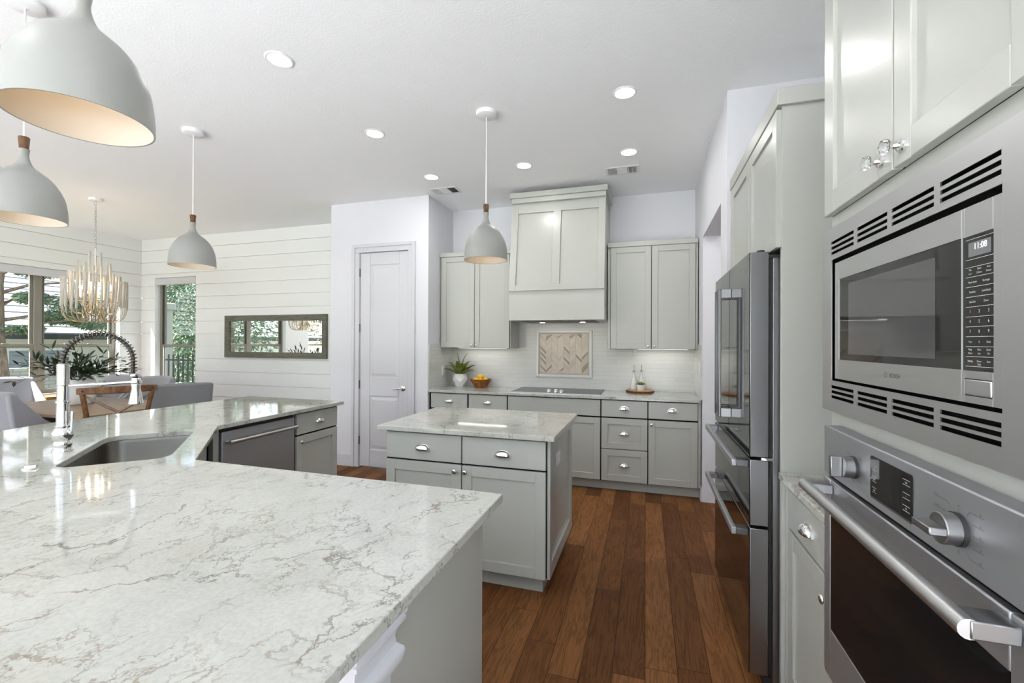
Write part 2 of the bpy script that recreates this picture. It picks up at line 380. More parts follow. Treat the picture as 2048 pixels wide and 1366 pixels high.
def wall_rects(u0, u1, v0, v1, ops):
    us = sorted({u0, u1, *[o[0] for o in ops], *[o[1] for o in ops]}); out = []
    for a, b in zip(us, us[1:]):
        cuts = sorted([(o[2], o[3]) for o in ops if o[0] <= a+1e-6 and o[1] >= b-1e-6]); z = v0
        for c0, c1 in cuts:
            if c0 > z+1e-6: out.append((a, b, z, c0))
            z = max(z, c1)
        if z < v1-1e-6: out.append((a, b, z, v1))
    return out
def wall(name, F, u0, u1, ops, th, m, v1=H):
    mb = MB(F)
    for a, b, c, d in wall_rects(u0, u1, 0, v1, ops): mb.box(a, b, c, d, -th, 0)
    return structure(name, mb, m)
def shiplap(name, F, u0, u1, ops, th, m):
    "boards with narrow shadow gaps over a backing"
    mb = MB(F); pitch = .187; z = .798-4*pitch-.187
    for a, b, c, d in wall_rects(u0, u1, 0, H, ops): mb.box(a, b, c, d, -th, -.016)
    while z < H:
        z0, z1 = max(0, z+.0030), min(H, z+pitch-.0030)
        if z1 > z0:
            for a, b, c, d in wall_rects(u0, u1, z0, z1, [o for o in ops if o[2] < z1 and o[3] > z0]):
                if d > z0: mb.box(a, b, max(c, z0), min(d, z1), -.0165, 0)
        z += pitch
    return structure(name, mb, m)
W1 = (2.00, 4.657, .70, 2.40); W3 = (.36, 1.31, .70, 2.40); W5 = (-2.9, -.1, .3, 2.6); W2 = (-7.397, -6.535, .70, 2.42)
shiplap('wall_left', FE(XL), YR, YSH, [W1, W3, W5], .16, M['shiplap'])
shiplap('wall_dining', FN(YSH), XL, -3.54, [W2], .16, M['shiplap'])
DOOR = (-3.145, -2.515, 0, 2.45)
wall('wall_pantry', FN(4.296), -3.54, -2.27, [DOOR], .12, M['wall'])
structure('wall_alcove', MB().box(-2.39, -2.27, 4.416, YW, 0, H), M['wall'])
structure('wall_back', MB().box(-2.39, .61, YW, YW+.12, 0, H), M['wall'])
wall('wall_right', FX(.49), 3.057, YW, [(3.29, 4.28, 0, 2.39)], .16, M['wall'])
structure('wall_niche', MB().box(.65, 3.3, 3.057, 3.177, 0, H), M['wall'])
W8 = (-2.9, .3, .15, 2.6)  # unseen side window, added to let in more daylight
wall('wall_side', FX(XR), YR, 3.057, [W8], .16, M['wall'])
structure('wall_hall', MB().box(2.9, 3.0, 3.177, 5.2, 0, H), M['wall'])
structure('wall_hall_end', MB().box(.61, 2.9, 5.08, 5.2, 0, H), M['wall'])
RW = [(-7.2, -4.7, .12, 2.75), (-4.5, -2.0, .12, 2.75), (-1.8, .7, .12, 2.75)]  # unseen rear windows, added and enlarged to brighten the room
wall('wall_rear', lambda u, v, w: (u, YR+w, v), XL, XR, RW, .16, M['wall'])

def window(name, F, u0, u1, v0, v1, units, rail=1.352, depth=-.12, shade=True, dbl=True):
    "double-hung vinyl window set back in its opening"
    e = struct_empty(name, F((u0+u1)/2, v0, depth))
    MB(F).box(u0, u1, v0, v0+.018, -.14, .012).build('sill', M['trim'], e, bevel=.003)
    for k, (a, b) in enumerate(units):
        fr = MB(F); t = .042
        fr.box(a, a+t, v0, v1, depth-.02, depth+.02); fr.box(b-t, b, v0, v1, depth-.02, depth+.02)
        fr.box(a+t, b-t, v1-t, v1, depth-.02, depth+.02); fr.box(a+t, b-t, v0, v0+t, depth-.02, depth+.02)
        fr.build('frame', M['vinyl'], e, bevel=.002)
        for z0, z1, d0, nm in ((rail-.025, v1-t, depth-.018, 'upper_sash'), (v0+t, rail+.022, depth+.004, 'lower_sash')) if dbl else ((v0+t, v1-t, depth-.01, 'sash'),):
            s = .034; sb = MB(F)
            sb.box(a+t, a+t+s, z0, z1, d0-.012, d0+.012); sb.box(b-t-s, b-t, z0, z1, d0-.012, d0+.012)
            sb.box(a+t+s, b-t-s, z0, z0+s, d0-.012, d0+.012); sb.box(a+t+s, b-t-s, z1-s, z1, d0-.012, d0+.012)
            so = sb.build(nm, M['vinyl'], e, bevel=.002)
            MB(F).box(a+t+s, b-t-s, z0+s, z1-s, d0-.003, d0+.003).build('pane', M['glass'], so)
            if nm == 'lower_sash':
                for q in (.35, .65):
                    uu = a+(b-a)*q; MB(F).box(uu-.03, uu+.03, z1-.004, z1+.008, d0-.01, d0+.02).build('sash_lock', M['vinyl'], so, bevel=.003)
        MB(F).box(a+t, a+t+.012, rail+.02, v1-t, depth-.005, depth+.019).build('jamb_track', M['vinyldark'], e)
    if shade:
        MB(F).box(u0+.006, u1-.006, v1-.105, v1-.004, -.065, -.002).build('roller_shade', M['trim'], e, bevel=.006)
    return e
window('window_1', FE(XL), *W1, [(2.0, 2.875), (2.875, 3.762), (3.762, 4.657)], rail=1.362)
window('window_2', FN(YSH), *W2, [(W2[0], W2[1])], rail=1.358, depth=-.10)
window('window_3', FE(XL), *W3, [(W3[0], W3[1])], rail=1.362)
window('window_4', FE(XL), *W5, [(-2.9, -1.97), (-1.97, -1.03), (-1.03, -.1)], shade=False, dbl=False)  # unseen living room windows, added for extra daylight
for i, r in enumerate(RW):
    window('window_%d' % (5+i), lambda u, v, w: (u, YR+w, v), *r, [(r[0], (r[0]+r[1])/2), ((r[0]+r[1])/2, r[1])], shade=False, dbl=False)

window('window_8', FX(XR), *W8, [(W8[0], -1.3), (-1.3, W8[1])], shade=False, dbl=False)
# sky portals at the big openings guide the daylight sampling
def portal(c, rot, a, b):
    l = bpy.data.lights.new('daylight_portal', 'AREA'); l.shape = 'RECTANGLE'; l.size = a; l.size_y = b; l.cycles.is_portal = True
    o = bpy.data.objects.new('daylight_portal', l); COL.objects.link(o); o.location = c; o.rotation_euler = rot
for r in RW: portal(((r[0]+r[1])/2, YR-.2, (r[2]+r[3])/2), (PI/2, 0, 0), r[1]-r[0], r[3]-r[2])
for r in (W1, W3, W5): portal((XL-.2, (r[0]+r[1])/2, (r[2]+r[3])/2), (PI/2, 0, -PI/2), r[1]-r[0], r[3]-r[2])
portal((XR+.2, (W8[0]+W8[1])/2, (W8[2]+W8[3])/2), (PI/2, 0, PI/2), W8[1]-W8[0], W8[3]-W8[2])

# baseboards and casings
def baseboard(name, F, u0, u1):
    mb = MB(F); mb.box(u0, u1, 0, .095, 0, .016); mb.box(u0, u1, .095, .118, 0, .011); mb.box(u0, u1, .118, .128, 0, .006)
    structure(name, mb, M['trim'], bevel=.002)
baseboard('baseboard_pantry', FN(4.296), -3.54, -3.236); baseboard('baseboard_pantry_end', FN(4.296), -2.424, -2.27)
baseboard('baseboard_right', FX(.49), 4.28, 4.40)
baseboard('baseboard_left', FE(XL), YR, YSH); baseboard('baseboard_dining', FN(YSH), XL, -3.54)
F = FN(4.296)
mb = MB(F)
for a, b, c, d in ((-3.236, -3.145, 0, 2.45), (-2.515, -2.424, 0, 2.45), (-3.236, -2.424, 2.45, 2.541)): mb.box(a, b, c, d, 0, .012)
mb.box(-3.236, -3.200, 0, 2.541, .012, .024); mb.box(-2.460, -2.424, 0, 2.541, .012, .024); mb.box(-3.200, -2.460, 2.505, 2.541, .012, .024)
structure('trim_1', mb, M['trim'], bevel=.004, segs=3)
# pantry door: two raised panels, four hinges, lever
d1 = struct_empty('door_1', (-2.83, 4.33, 0))
mb = MB(F); mb.box(-3.139, -2.521, .012, 2.444, -.050, -.016)
def pframe(mb, u0, u1, v0, v1, holes, w0, w1):
    for a, b, c, d in wall_rects(u0, u1, v0, v1, holes): mb.box(a, b, c, d, w0, w1)
P1, P2 = (-3.010, -2.634, 1.03, 2.305), (-3.010, -2.634, .206, .815)
pframe(mb, -3.139, -2.521, .012, 2.444, [P1, P2], -.017, -.008)
mb.build('door_slab', M['trim'], d1, bevel=.004)
for P in (P1, P2):
    mb = MB(F); a, b, c, d = P; i = .045
    vs = [(a, c, -.0165), (b, c, -.0165), (b, d, -.0165), (a, d, -.0165)]; q = [(a+.012, c+.012, -.0165), (b-.012, c+.012, -.0165), (b-.012, d-.012, -.0165), (a+.012, d-.012, -.0165)]
    q2 = [(a+i, c+i, -.009), (b-i, c+i, -.009), (b-i, d-i, -.009), (a+i, d-i, -.009)]
    mb.add(q+q2, [(0, 1, 5, 4), (1, 2, 6, 5), (2, 3, 7, 6), (3, 0, 4, 7), (4, 5, 6, 7)]); mb.build('door_panel', M['trim'], d1)
for z in (2.223, 1.589, .943, .305):
    mb = MB(F); mb.box(-3.151, -3.139, z-.045, z+.045, -.010, .004); mb.tube([(-3.145, z-.048, .004), (-3.145, z+.048, .004)], .006, 8); mb.build('hinge', M['handlesteel'], d1)
mb = MB(F); mb.lathe([(0, .0), (.031, .0), (.031, .006), (.024, .012), (.012, .014), (.012, .045), (0, .045)], (0, 0, 0), 20)
mb2 = MB(); mb2.lathe([(0, .0), (.031, .0), (.031, .006), (.024, .012), (.012, .014), (.012, .048), (0, .048)], (-2.580, 4.304, .914), 20, (0, -1, 0))
lev = mb2.build('handle', M['chrome'], d1, smooth=40)
MB().tube([(-2.580, 4.262, .914), (-2.61, 4.258, .914), (-2.65, 4.258, .910), (-2.695, 4.262, .905)], [.010, .009, .008, .006], 10).build('lever', M['chrome'], lev, smooth=50)

# backsplash tile and its edge
structure('wall_backsplash', MB().box(-2.262, .482, YW-.010, YW, .914, 1.66), M['tileX'])
structure('wall_backsplash_left', MB().box(-2.27, -2.262, 4.31, YW-.010, .914, 1.415), M['tileY'])
structure('wall_backsplash_right', MB().box(.482, .49, 4.30, YW-.010, .914, 1.415), M['tileY'])

# ------------------------------------------------------------------ cabinet vocabulary
def shaker(F, u0, u1, v0, v1, w0, parent, name='door', m=None, fr=.060, t=.020):
    mb = MB(F); m = m or M['paint']
    mb.box(u0+.01, u1-.01, v0+.01, v1-.01, w0, w0+t-.010)
    mb.box(u0, u0+fr, v0, v1, w0, w0+t); mb.box(u1-fr, u1, v0, v1, w0, w0+t)
    mb.box(u0+fr, u1-fr, v0, v0+fr, w0, w0+t); mb.box(u0+fr, u1-fr, v1-fr, v1, w0, w0+t)
    return mb.build(name, m, parent, bevel=.0018)
def slab(F, u0, u1, v0, v1, w0, parent, name='drawer_front', t=.020, m=None):
    return MB(F).box(u0, u1, v0, v1, w0, w0+t).build(name, m or M['paint'], parent, bevel=.0022)
def axis_of(F): a, b = Vector(F(0, 0, 0)), Vector(F(0, 0, 1)); return b-a
def cup_pull(F, u, v, w, parent, s=1.0):
    "half-dome bin pull with a flange rim"
    mb = MB(F); nu, nv = 16, 6; vs = []; a, hgt, dep = .042*s, .034*s, .024*s
    for i in range(nu+1):
        th = PI*i/nu
        for k in range(nv+1):
            ph = PI/2*k/nv; sn = max(.02, math.sin(th)**.8)
            vs.append((u+a*math.cos(th), v-.014*s+hgt*sn*math.cos(ph), w+.002+dep*sn*math.sin(ph)))
    fs = [(i*(nv+1)+k, (i+1)*(nv+1)+k, (i+1)*(nv+1)+k+1, i*(nv+1)+k+1) for i in range(nu) for k in range(nv)]
    mb.add(vs, fs)
    o = mb.build('cup_pull', M['chrome'], parent, smooth=60, doubles=True)
    sd = o.modifiers.new('solid', 'SOLIDIFY'); sd.thickness = .0022; sd.offset = 0
    fl = MB(F); n = 18
    out = [(u+(a+.004)*math.cos(PI*i/n), v-.014*s+(hgt+.004)*math.sin(PI*i/n)) for i in range(n+1)]
    inn = [(u+(a-.002)*math.cos(PI*i/n), v-.014*s+(hgt-.002)*math.sin(PI*i/n)) for i in range(n+1)]
    vs = [(*p, w) for p in out]+[(*p, w) for p in inn]+[(*p, w+.004) for p in out]+[(*p, w+.004) for p in inn]; q = n+1; fs = []
    for i in range(n):
        fs += [(i, i+1, q+i+1, q+i), (2*q+i, 2*q+i+1, 3*q+i+1, 3*q+i), (i, i+1, 2*q+i+1, 2*q+i), (q+i, q+i+1, 3*q+i+1, 3*q+i)]
    fl.add(vs, fs); fl.build('rim', M['chrome'], o)
    return o
def knob(F, u, v, w, parent, s=1.0):
    ax = axis_of(F); mb = MB().lathe([(0, 0), (.008*s, 0), (.0075*s, .003), (.0055*s, .010*s), (.0055*s, .013*s), (.0145*s, .017*s), (.0155*s, .021*s), (.0135*s, .026*s), (.007*s, .0285*s), (0, .029*s)], F(u, v, w), 18, ax)
    return mb.build('knob', M['chrome'], parent, smooth=50)
def body(F, u0, u1, v0, v1, dep, parent, name='cabinet_body', m=None):
    return MB(F).box(u0, u1, v0, v1, -dep, 0).build(name, m or M['paint'], parent, bevel=.0015)

# ------------------------------------------------------------------ back run of base cabinets (fronts at y=4.318)
CT = .914; TH = .028; CB = CT-TH
FB = FN(4.338)
def base_unit(label, u0, u1, d0, d1, doors, drawers, false_front=False, pulls=True, knobs=()):
    t = thing('base_cabinet', label, 'cabinet', ((u0+u1)/2, 4.338, 0), 'base cabinets along the back wall')
    body(FB, u0+.0005, u1-.0005, .10, CB-.002, .57, t)
    MB(FB).box(u0+.0005, u1-.0005, 0, .10, -.57, -.055).build('toe_kick', M['paint'], t)
    MB(FB).box(u0, u1, .095, CB-.003, .0003, .0012).build('reveal', M['gap'], t)
    for v0, v1, kind in drawers:
        if kind == 'slab': f = slab(FB, d0, d1, v0, v1, .001, t, 'false_front' if false_front else 'drawer_front')
        else: f = shaker(FB, d0, d1, v0, v1, .001, t, 'drawer_front')
        if pulls: cup_pull(FB, (d0+d1)/2, (v0+v1)/2+.004, .021, f)
    for a, b, kn in doors:
        f = shaker(FB, a, b, .103, .703, .001, t)
        if kn: knob(FB, kn, .664, .021, f)
    return t
TOPD = (.718, .876, 'slab')
base_unit('grey shaker base cabinet in the left corner under the agave pot', -2.268, -1.8065, -2.242, -1.815, [(-2.242, -1.815, -1.850)], [TOPD])
base_unit('grey base cabinet below the lemon bowl, left of the cooktop cabinet', -1.8065, -1.367, -1.798, -1.373, [(-1.798, -1.373, -1.765)], [TOPD])
base_unit('wide grey cabinet with plain false front under the black cooktop', -1.367, -.4155, -1.361, -.421, [(-1.361, -.894, -.925), (-.888, -.421, -.857)], [TOPD], True, False)
base_unit('grey three-drawer cabinet right of the cooktop', -.4155, .0205, -.410, .016, [], [TOPD, (.412, .705, 'shaker'), (.103, .405, 'shaker')])
t = base_unit('grey one-drawer one-door cabinet at the right end of the back run', .0205, .482, .025, .455, [(.025, .455, .052)], [TOPD])
slab(FB, .459, .482, .10, CB-.003, .001, t, 'filler_strip', .006)
plain('countertop', MB().box(-2.262, .4815, 4.294, 4.921, CB, CT), M['quartz'], 'white veined quartz counter along the back wall under the hood', 'countertop', (-.9, 4.6, CB), bevel=.003)
t = thing('cooktop', 'black glass electric cooktop set in the back counter under the hood', 'cooktop', (-.893, 4.6, CT))
MB().box(-1.355, -.430, 4.350, 4.880, CT+.0003, CT+.007).build('glass_surface', mat('cooktop_glass', (.012, .012, .013), .15, spec=.05), t, bevel=.002)
MB().box(-1.357, -.428, 4.348, 4.352, CT+.0003, CT+.008).build('steel_edge', M['darksteel'], t)
for x, y in ((-.957, 4.440), (-.888, 4.462), (-.823, 4.425)):
    MB().lathe([(0, 0), (.022, 0), (.022, .006), (.019, .010), (.018, .024), (.015, .028), (0, .029)], (x, y, CT+.007), 20).build('knob', M['chrome'], t, smooth=40)

# wall cabinets
FU = FN(4.588)
def wall_unit(label, u0, u1, d0, dm, d1, crown, lstile=None, rstile=None):
    t = thing('wall_cabinet', label, 'cabinet', ((u0+u1)/2, 4.588, 1.366), 'wall cabinets beside the hood')
    body(FU, u0, u1, 1.366, 2.42, .343, t)
    MB(FU).box(d0-.004, d1+.004, 1.366, 2.402, .0003, .0012).build('reveal', M['gap'], t)
    for a, b, k in ((d0, dm-.003, dm-.030), (dm+.003, d1, dm+.030)):
        f = shaker(FU, a, b, 1.369, 2.399, .001, t, fr=.058); knob(FU, k, 1.398, .021, f, .9)
    for a, b in (lstile, rstile):
        if a is not None: slab(FU, a, b, 1.366, 2.402, .001, t, 'stile', .006)
    MB(FU).box(crown[0], crown[1], 2.402, 2.449, -.343, .028).build('crown', M['paint'], t, bevel=.003)
    return t
N0 = (None, None)
wall_unit('grey two-door wall cabinet left of the hood above the agave and lemons', -2.261, -1.415, -2.243, -1.838, -1.428, (-2.261, -1.40), N0, (-1.424, -1.415))
wall_unit('grey two-door wall cabinet right of the hood above the oil bottles', -.376, .481, -.346, .051, .458, (-.374, .4815), (-.376, -.350), (.462, .481))
def under_light(x0, x1, lab):
    t = thing('under_cabinet_light', lab, 'light', ((x0+x1)/2, 4.80, 1.363), 'slim lights under the wall cabinets')
    MB().box(x0, x1, 4.785, 4.815, 1.3630, 1.3658).build('housing', M['plastic'], t)
    MB().box(x0+.01, x1-.01, 4.79, 4.81, 1.3622, 1.3630).build('diffuser', M['lamp'], t)
    area_light('under_cabinet_glow', ((x0+x1)/2, 4.80, 1.3610), t, x1-x0-.02, UNDERCAB_W, (1, .97, .90), 'RECTANGLE', .02)
under_light(-2.14, -1.52, 'slim white light bar under the left wall cabinet')
under_light(-.09, .42, 'slim white light bar under the right wall cabinet')
t = thing('power_adapter', 'small white plug-in adapter hanging at the left end of the right under-cabinet light', 'adapter', (-.115, 4.81, 1.30))
MB().box(-.135, -.100, 4.79, 4.83, 1.300, 1.3655).build('adapter_body', M['plastic'], t, bevel=.003)
MB().box(-.100, -.091, 4.80, 4.82, 1.346, 1.360).build('adapter_plug', M['plastic'], t)

# hood
t = thing('range_hood', 'large grey panelled wooden hood over the cooktop reaching the ceiling', 'hood', (-.865, 4.6, 1.65))
hx0, hx1 = -1.350, -.384
def ysl(z): return 4.285 + (z-1.955)*(4.415-4.285)/(2.87-1.955) if z > 1.955 else 4.300
mb = MB(); mb.add([(x, y, z) for x in (hx0, hx1) for y, z in ((YW, 1.655), (4.302, 1.655), (4.302, 1.95), (4.43, 2.88), (YW, 2.88))], [(0, 1, 2, 3, 4), (9, 8, 7, 6, 5), (0, 5, 6, 1), (1, 6, 7, 2), (2, 7, 8, 3), (3, 8, 9, 4), (4, 9, 5, 0)])
mb.build('hood_body', M['paint'], t, bevel=.002)
def slope(z, w): return 4.302 + (z-1.95)*(4.43-4.302)/(2.88-1.95) - w
def slopebox(mb, u0, u1, z0, z1, w0, w1): mb.add([(u, slope(z, w_), z) for u in (u0, u1) for z in (z0, z1) for w_ in (w0, w1)], [(0, 1, 3, 2), (4, 6, 7, 5), (0, 4, 5, 1), (2, 3, 7, 6), (0, 2, 6, 4), (1, 5, 7, 3)])
mb = MB(); xm = (hx0+hx1)/2
for a, b, c, d in ((hx0, hx0+.07, 1.955, 2.86), (hx1-.07, hx1, 1.955, 2.86), (xm-.04, xm+.04, 2.015, 2.775), (hx0+.07, hx1-.07, 1.955, 2.015), (hx0+.07, hx1-.07, 2.775, 2.86)): slopebox(mb, a, b, c, d, -.001, .018)
mb.build('panel_frame', M['paint'], t, bevel=.002)
mb = MB(); mb.box(hx0-.004, hx1+.004, 4.395, YW, 2.885, 2.935); mb.box(hx0-.020, hx1+.022, 4.375, YW, 2.935, 2.990); mb.build('crown', M['paint'], t, bevel=.003)
MB().box(hx0, hx1, 4.43, YW, 2.86, 2.885).build('frieze', M['paint'], t)
mb = MB(); mb.box(hx0+.10, hx1-.10, 4.42, 4.86, 1.6505, 1.6545); mb.build('vent_insert', M['blackplastic'], t)
for x in (xm-.22, xm+.22): MB().lathe([(0, -.003), (.03, -.003), (.03, 0), (0, 0)], (x, 4.70, 1.6505), 16).build('hood_lamp', M['lamp'], t)
area_light('hood_lamp_glow', (xm, 4.70, 1.642), t, .5, .25, (1, .9, .8), 'RECTANGLE', .04)

# herringbone accent
t = thing('tile_mosaic', 'framed beige chevron stone tile panel on the backsplash behind the cooktop', 'tile panel', (-.89, 4.922, 1.30))
YM = YW-.010
FM = FN(YM)
a, b, c, d = -1.207, -.571, 1.040, 1.572
mb = MB(FM)
for i, (g0, ww) in enumerate(((0, .020), (.010, .026))):
    for q in ((a+g0, a+.030, c+g0, d-g0), (b-.030, b-g0, c+g0, d-g0), (a+.030, b-.030, c+g0, c+.030), (a+.030, b-.030, d-.030, d-g0)): mb.box(*q, 0, ww-.004*i if i == 0 else .022)
mb.build('frame', M['ceramic'], t, bevel=.004)
MB(FM).box(a+.030, b-.030, c+.030, d-.030, 0, .006).build('grout', mat('beige_grout', (.62, .55, .46), .8), t)
u0, u1, v0, v1 = a+.046, b-.046, c+.046, d-.046
cw = (u1-u0)/8; th = .030
cols = {'tile_cream': [], 'tile_beige': [], 'tile_taupe': []}
for k in range(8):
    up = k % 2 == 1; z = v0-.12
    while z < v1+.02:
        ua, ub = u0+k*cw+.0012, u0+(k+1)*cw-.0012; rise = cw*1.0
        za, zb = (z, z+rise) if up else (z+rise, z)
        quad = [(ua, za+.0012), (ub, zb+.0012), (ub, zb+th-.0012), (ua, za+th-.0012)]
        quad = [(x, min(max(y, v0), v1)) for x, y in quad]
        if max(q[1] for q in quad)-min(q[1] for q in quad) > .004:
            r = random.random(); cols['tile_taupe' if r < .08 else 'tile_beige' if r < .42 else 'tile_cream'].append(quad)
        z += th
mb = MB(FM); idx = []
for ci, qs in enumerate(cols.values()):
    for q in qs: mb.add([(x, y, .006) for x, y in q]+[(x, y, .010) for x, y in q], [(4, 5, 6, 7), (0, 1, 5, 4), (1, 2, 6, 5), (2, 3, 7, 6), (3, 0, 4, 7)]); idx += [ci]*5
o = mb.build('chevron_tiles', mat('cream_stone', (.70, .62, .525), .35), t)
o.data.materials.append(mat('beige_stone', (.63, .54, .44), .35)); o.data.materials.append(mat('taupe_stone', (.36, .30, .215), .35))
if len(o.data.polygons) == len(idx): o.data.polygons.foreach_set('material_index', idx)

# ------------------------------------------------------------------ things on the back counter
def agave(x, y, z):
    t = thing('potted_agave', 'spiky agave in a white faceted pot in the left counter corner', 'plant', (x, y, z))
    mb = MB(); seg = 8; prof = [(.052, 0), (.084, .055), (.090, .085), (.080, .125), (.068, .148), (.060, .148), (.058, .135)]; vs = []; fs = []
    for k, (r, zz) in enumerate(prof):
        for i in range(seg): an = 2*PI*(i+.5*(k % 2))/seg; vs.append((x+r*math.cos(an), y+r*math.sin(an), z+zz))
    for k in range(len(prof)-1):
        for i in range(seg):
            A, B_, C_, D_ = k*seg+i, k*seg+(i+1) % seg, (k+1)*seg+(i+1) % seg, (k+1)*seg+i
            fs += ([(A, B_, D_), (B_, C_, D_)] if k % 2 == 0 else [(A, B_, C_), (A, C_, D_)])
    fs.append(list(range(seg))[::-1]); fs.append(list(range((len(prof)-1)*seg, len(prof)*seg))); mb.add(vs, fs); mb.build('pot', M['ceramic'], t)
    mb = MB(); rnd = random.Random(3)
    for i in range(15):
        an = i*2.399; tilt = .22+.060*i if i > 1 else .04; L = .205-.001*i if i > 1 else .27; wd = .033 if i > 1 else .007
        dr = Vector((math.cos(an), math.sin(an), 0)); sd = Vector((-math.sin(an), math.cos(an), 0)); pts = []
        for k in range(7):
            f = k/6; aa = min(1.3, tilt+.25*f*f); rr = L*f*math.sin(aa); zz = L*f*math.cos(aa)
            c = Vector((x, y, z+.135))+dr*(.012+rr)+Vector((0, 0, zz)); ww = wd*(.75+.9*f-1.65*f**3)+.001
            pts += [c-sd*ww+Vector((0, 0, ww*.35)), c-Vector((0, 0, ww*.2)), c+sd*ww+Vector((0, 0, ww*.35))]
        mb.add([tuple(p) for p in pts], [(3*k+j, 3*k+j+1, 3*k+j+4, 3*k+j+3) for k in range(6) for j in (0, 1)])
    o = mb.build('leaves', M['succulent'], t, smooth=60); s = o.modifiers.new('s', 'SOLIDIFY'); s.thickness = .004
agave(-2.085, 4.745, CT)
bx, by = -1.825, 4.74
t = thing('wooden_bowl', 'round brown wooden bowl holding lemons left of the cooktop', 'bowl', (bx, by, CT))
MB().lathe([(0, 0), (.070, 0), (.075, .004), (.128, .088), (.131, .094), (.126, .096), (.120, .090), (.070, .012), (0, .012)], (bx, by, CT), 10).build('bowl_body', M['acacia'], t, smooth=20)
LEM = [(-.055, -.045, .075, 'lemon at the front left of the wooden bowl'), (.020, -.062, .072, 'lemon at the front middle of the wooden bowl'), (.066, -.012, .074, 'lemon at the right of the wooden bowl'), (-.05, .035, .078, 'lemon at the back left of the wooden bowl'), (.03, .055, .080, 'lemon at the back right of the wooden bowl'), (.0, .0, .118, 'lemon on top of the heap in the wooden bowl')]
for i, (dx, dy, dz, lb) in enumerate(LEM):
    mb = MB(); prof = [(0.0005, -.044), (.006, -.041), (.016, -.034), (.028, -.018), (.0315, 0), (.028, .018), (.017, .033), (.008, .039), (.005, .046), (.0005, .048)]
    q = Vector((math.cos(i*1.9), math.sin(i*1.9), .25)).normalized(); mb.lathe(prof, (bx+dx, by+dy, CT+dz), 16, q)
    plain('lemon', mb, M['lemon'], lb, 'lemon', (bx+dx, by+dy, CT+dz), 'lemons in the wooden bowl', smooth=60)
sx, sy = -.058, 4.81
t = thing('serving_board', 'round wooden serving board with bark edge on the back counter', 'board', (sx, sy, CT))
MB().lathe([(0, .0215), (.136, .0215), (.140, .019), (.136, .018), (0, .018)], (sx, sy, CT), 32).build('board_top', M['board'], t, smooth=30)
MB().lathe([(0, .0), (.138, .0), (.145, .004), (.146, .014), (.141, .0185), (0, .0185)], (sx, sy, CT), 32).build('bark_edge', M['bark_edge'], t, smooth=30)
def oil(x, y, lb):
    t = thing('oil_bottle', lb, 'bottle', (x, y, CT+.0215), 'oil bottles on the serving board'); z = CT+.0215
    MB().lathe([(0, 0), (.030, 0), (.033, .004), (.033, .060), (.029, .090), (.016, .130), (.0115, .155), (.0110, .180), (.013, .184), (.013, .190), (0, .190)], (x, y, z), 22).build('bottle_body', M['ceramic'], t, smooth=40)
    c = MB().lathe([(0, 0), (.013, 0), (.014, .004), (.020, .008), (.020, .011), (.008, .014), (.005, .020), (0, .02)], (x, y, z+.190), 18).build('stopper', M['nickel'], t, smooth=40)
    MB().tube([(x, y, z+.208), (x, y, z+.230), (x+.003, y, z+.248), (x+.001, y-.006, z+.258)], [.0045, .0035, .0035, .0045], 8).build('pour_spout', M['nickel'], c, smooth=60)
oil(-.122, 4.845, 'white oil bottle with metal pourer at the left of the serving board')
oil(-.045, 4.885, 'white oil bottle with metal pourer behind the small succulent')
px, py, pz = -.050, 4.775, CT+.0215
t = thing('potted_succulent', 'tiny green succulent in a small white cup on the serving board', 'plant', (px, py, pz))
MB().lathe([(0, 0), (.034, 0), (.036, .003), (.042, .056), (.042, .060), (.037, .060), (.036, .050), (0, .050)], (px, py, pz), 22).build('pot', M['ceramic'], t, smooth=40)
mb = MB()
for i in range(26):
    an = i*2.399; f = (i/26)**.5; r = .046*f; dr = Vector((math.cos(an), math.sin(an), .0)); c = Vector((px, py, pz+.052))
    tip = c+dr*(r+.014)+Vector((0, 0, .042*(1-f*.75))); sd = Vector((-math.sin(an), math.cos(an), 0))*.011
    m_ = c+dr*r*.7+Vector((0, 0, .026*(1-f*.5)))
    mb.add([tuple(c+dr*r*.2), tuple(m_-sd), tuple(tip), tuple(m_+sd), tuple(m_+Vector((0, 0, .01)))], [(0, 1, 4), (1, 2, 4), (2, 3, 4), (3, 0, 4)])
mb.build('leaves', mat('succulent_green', (.16, .20, .035), .5), t)

def plate(F, u, v, w, hw, hh, label, holes, cat='outlet'):
    nm = 'wall_outlet' if cat == 'outlet' else 'light_switch'
    t = thing(nm, label, cat, F(u, v, w)); p = MB(F).box(u-hw, u+hw, v-hh, v+hh, w, w+.005).build('cover_plate', M['plastic'], t, bevel=.0015)
    for a, b, c, d in holes: MB(F).box(u+a, u+b, v+c, v+d, w+.005, w+.0085).build('receptacle' if cat == 'outlet' else 'rocker', M['plastic'], p, bevel=.001)
    return t
plate(FX(.482), 4.42, 1.198, 0, .036, .060, 'white switch plate on the tiled right end wall above the counter', [(-.017, .017, -.034, .034)], 'switch')
plate(FE(-2.262), 4.66, 1.10, 0, .036, .060, 'white outlet on the tiled left alcove wall behind the agave', [(-.017, .017, .006, .034), (-.017, .017, -.034, -.006)])

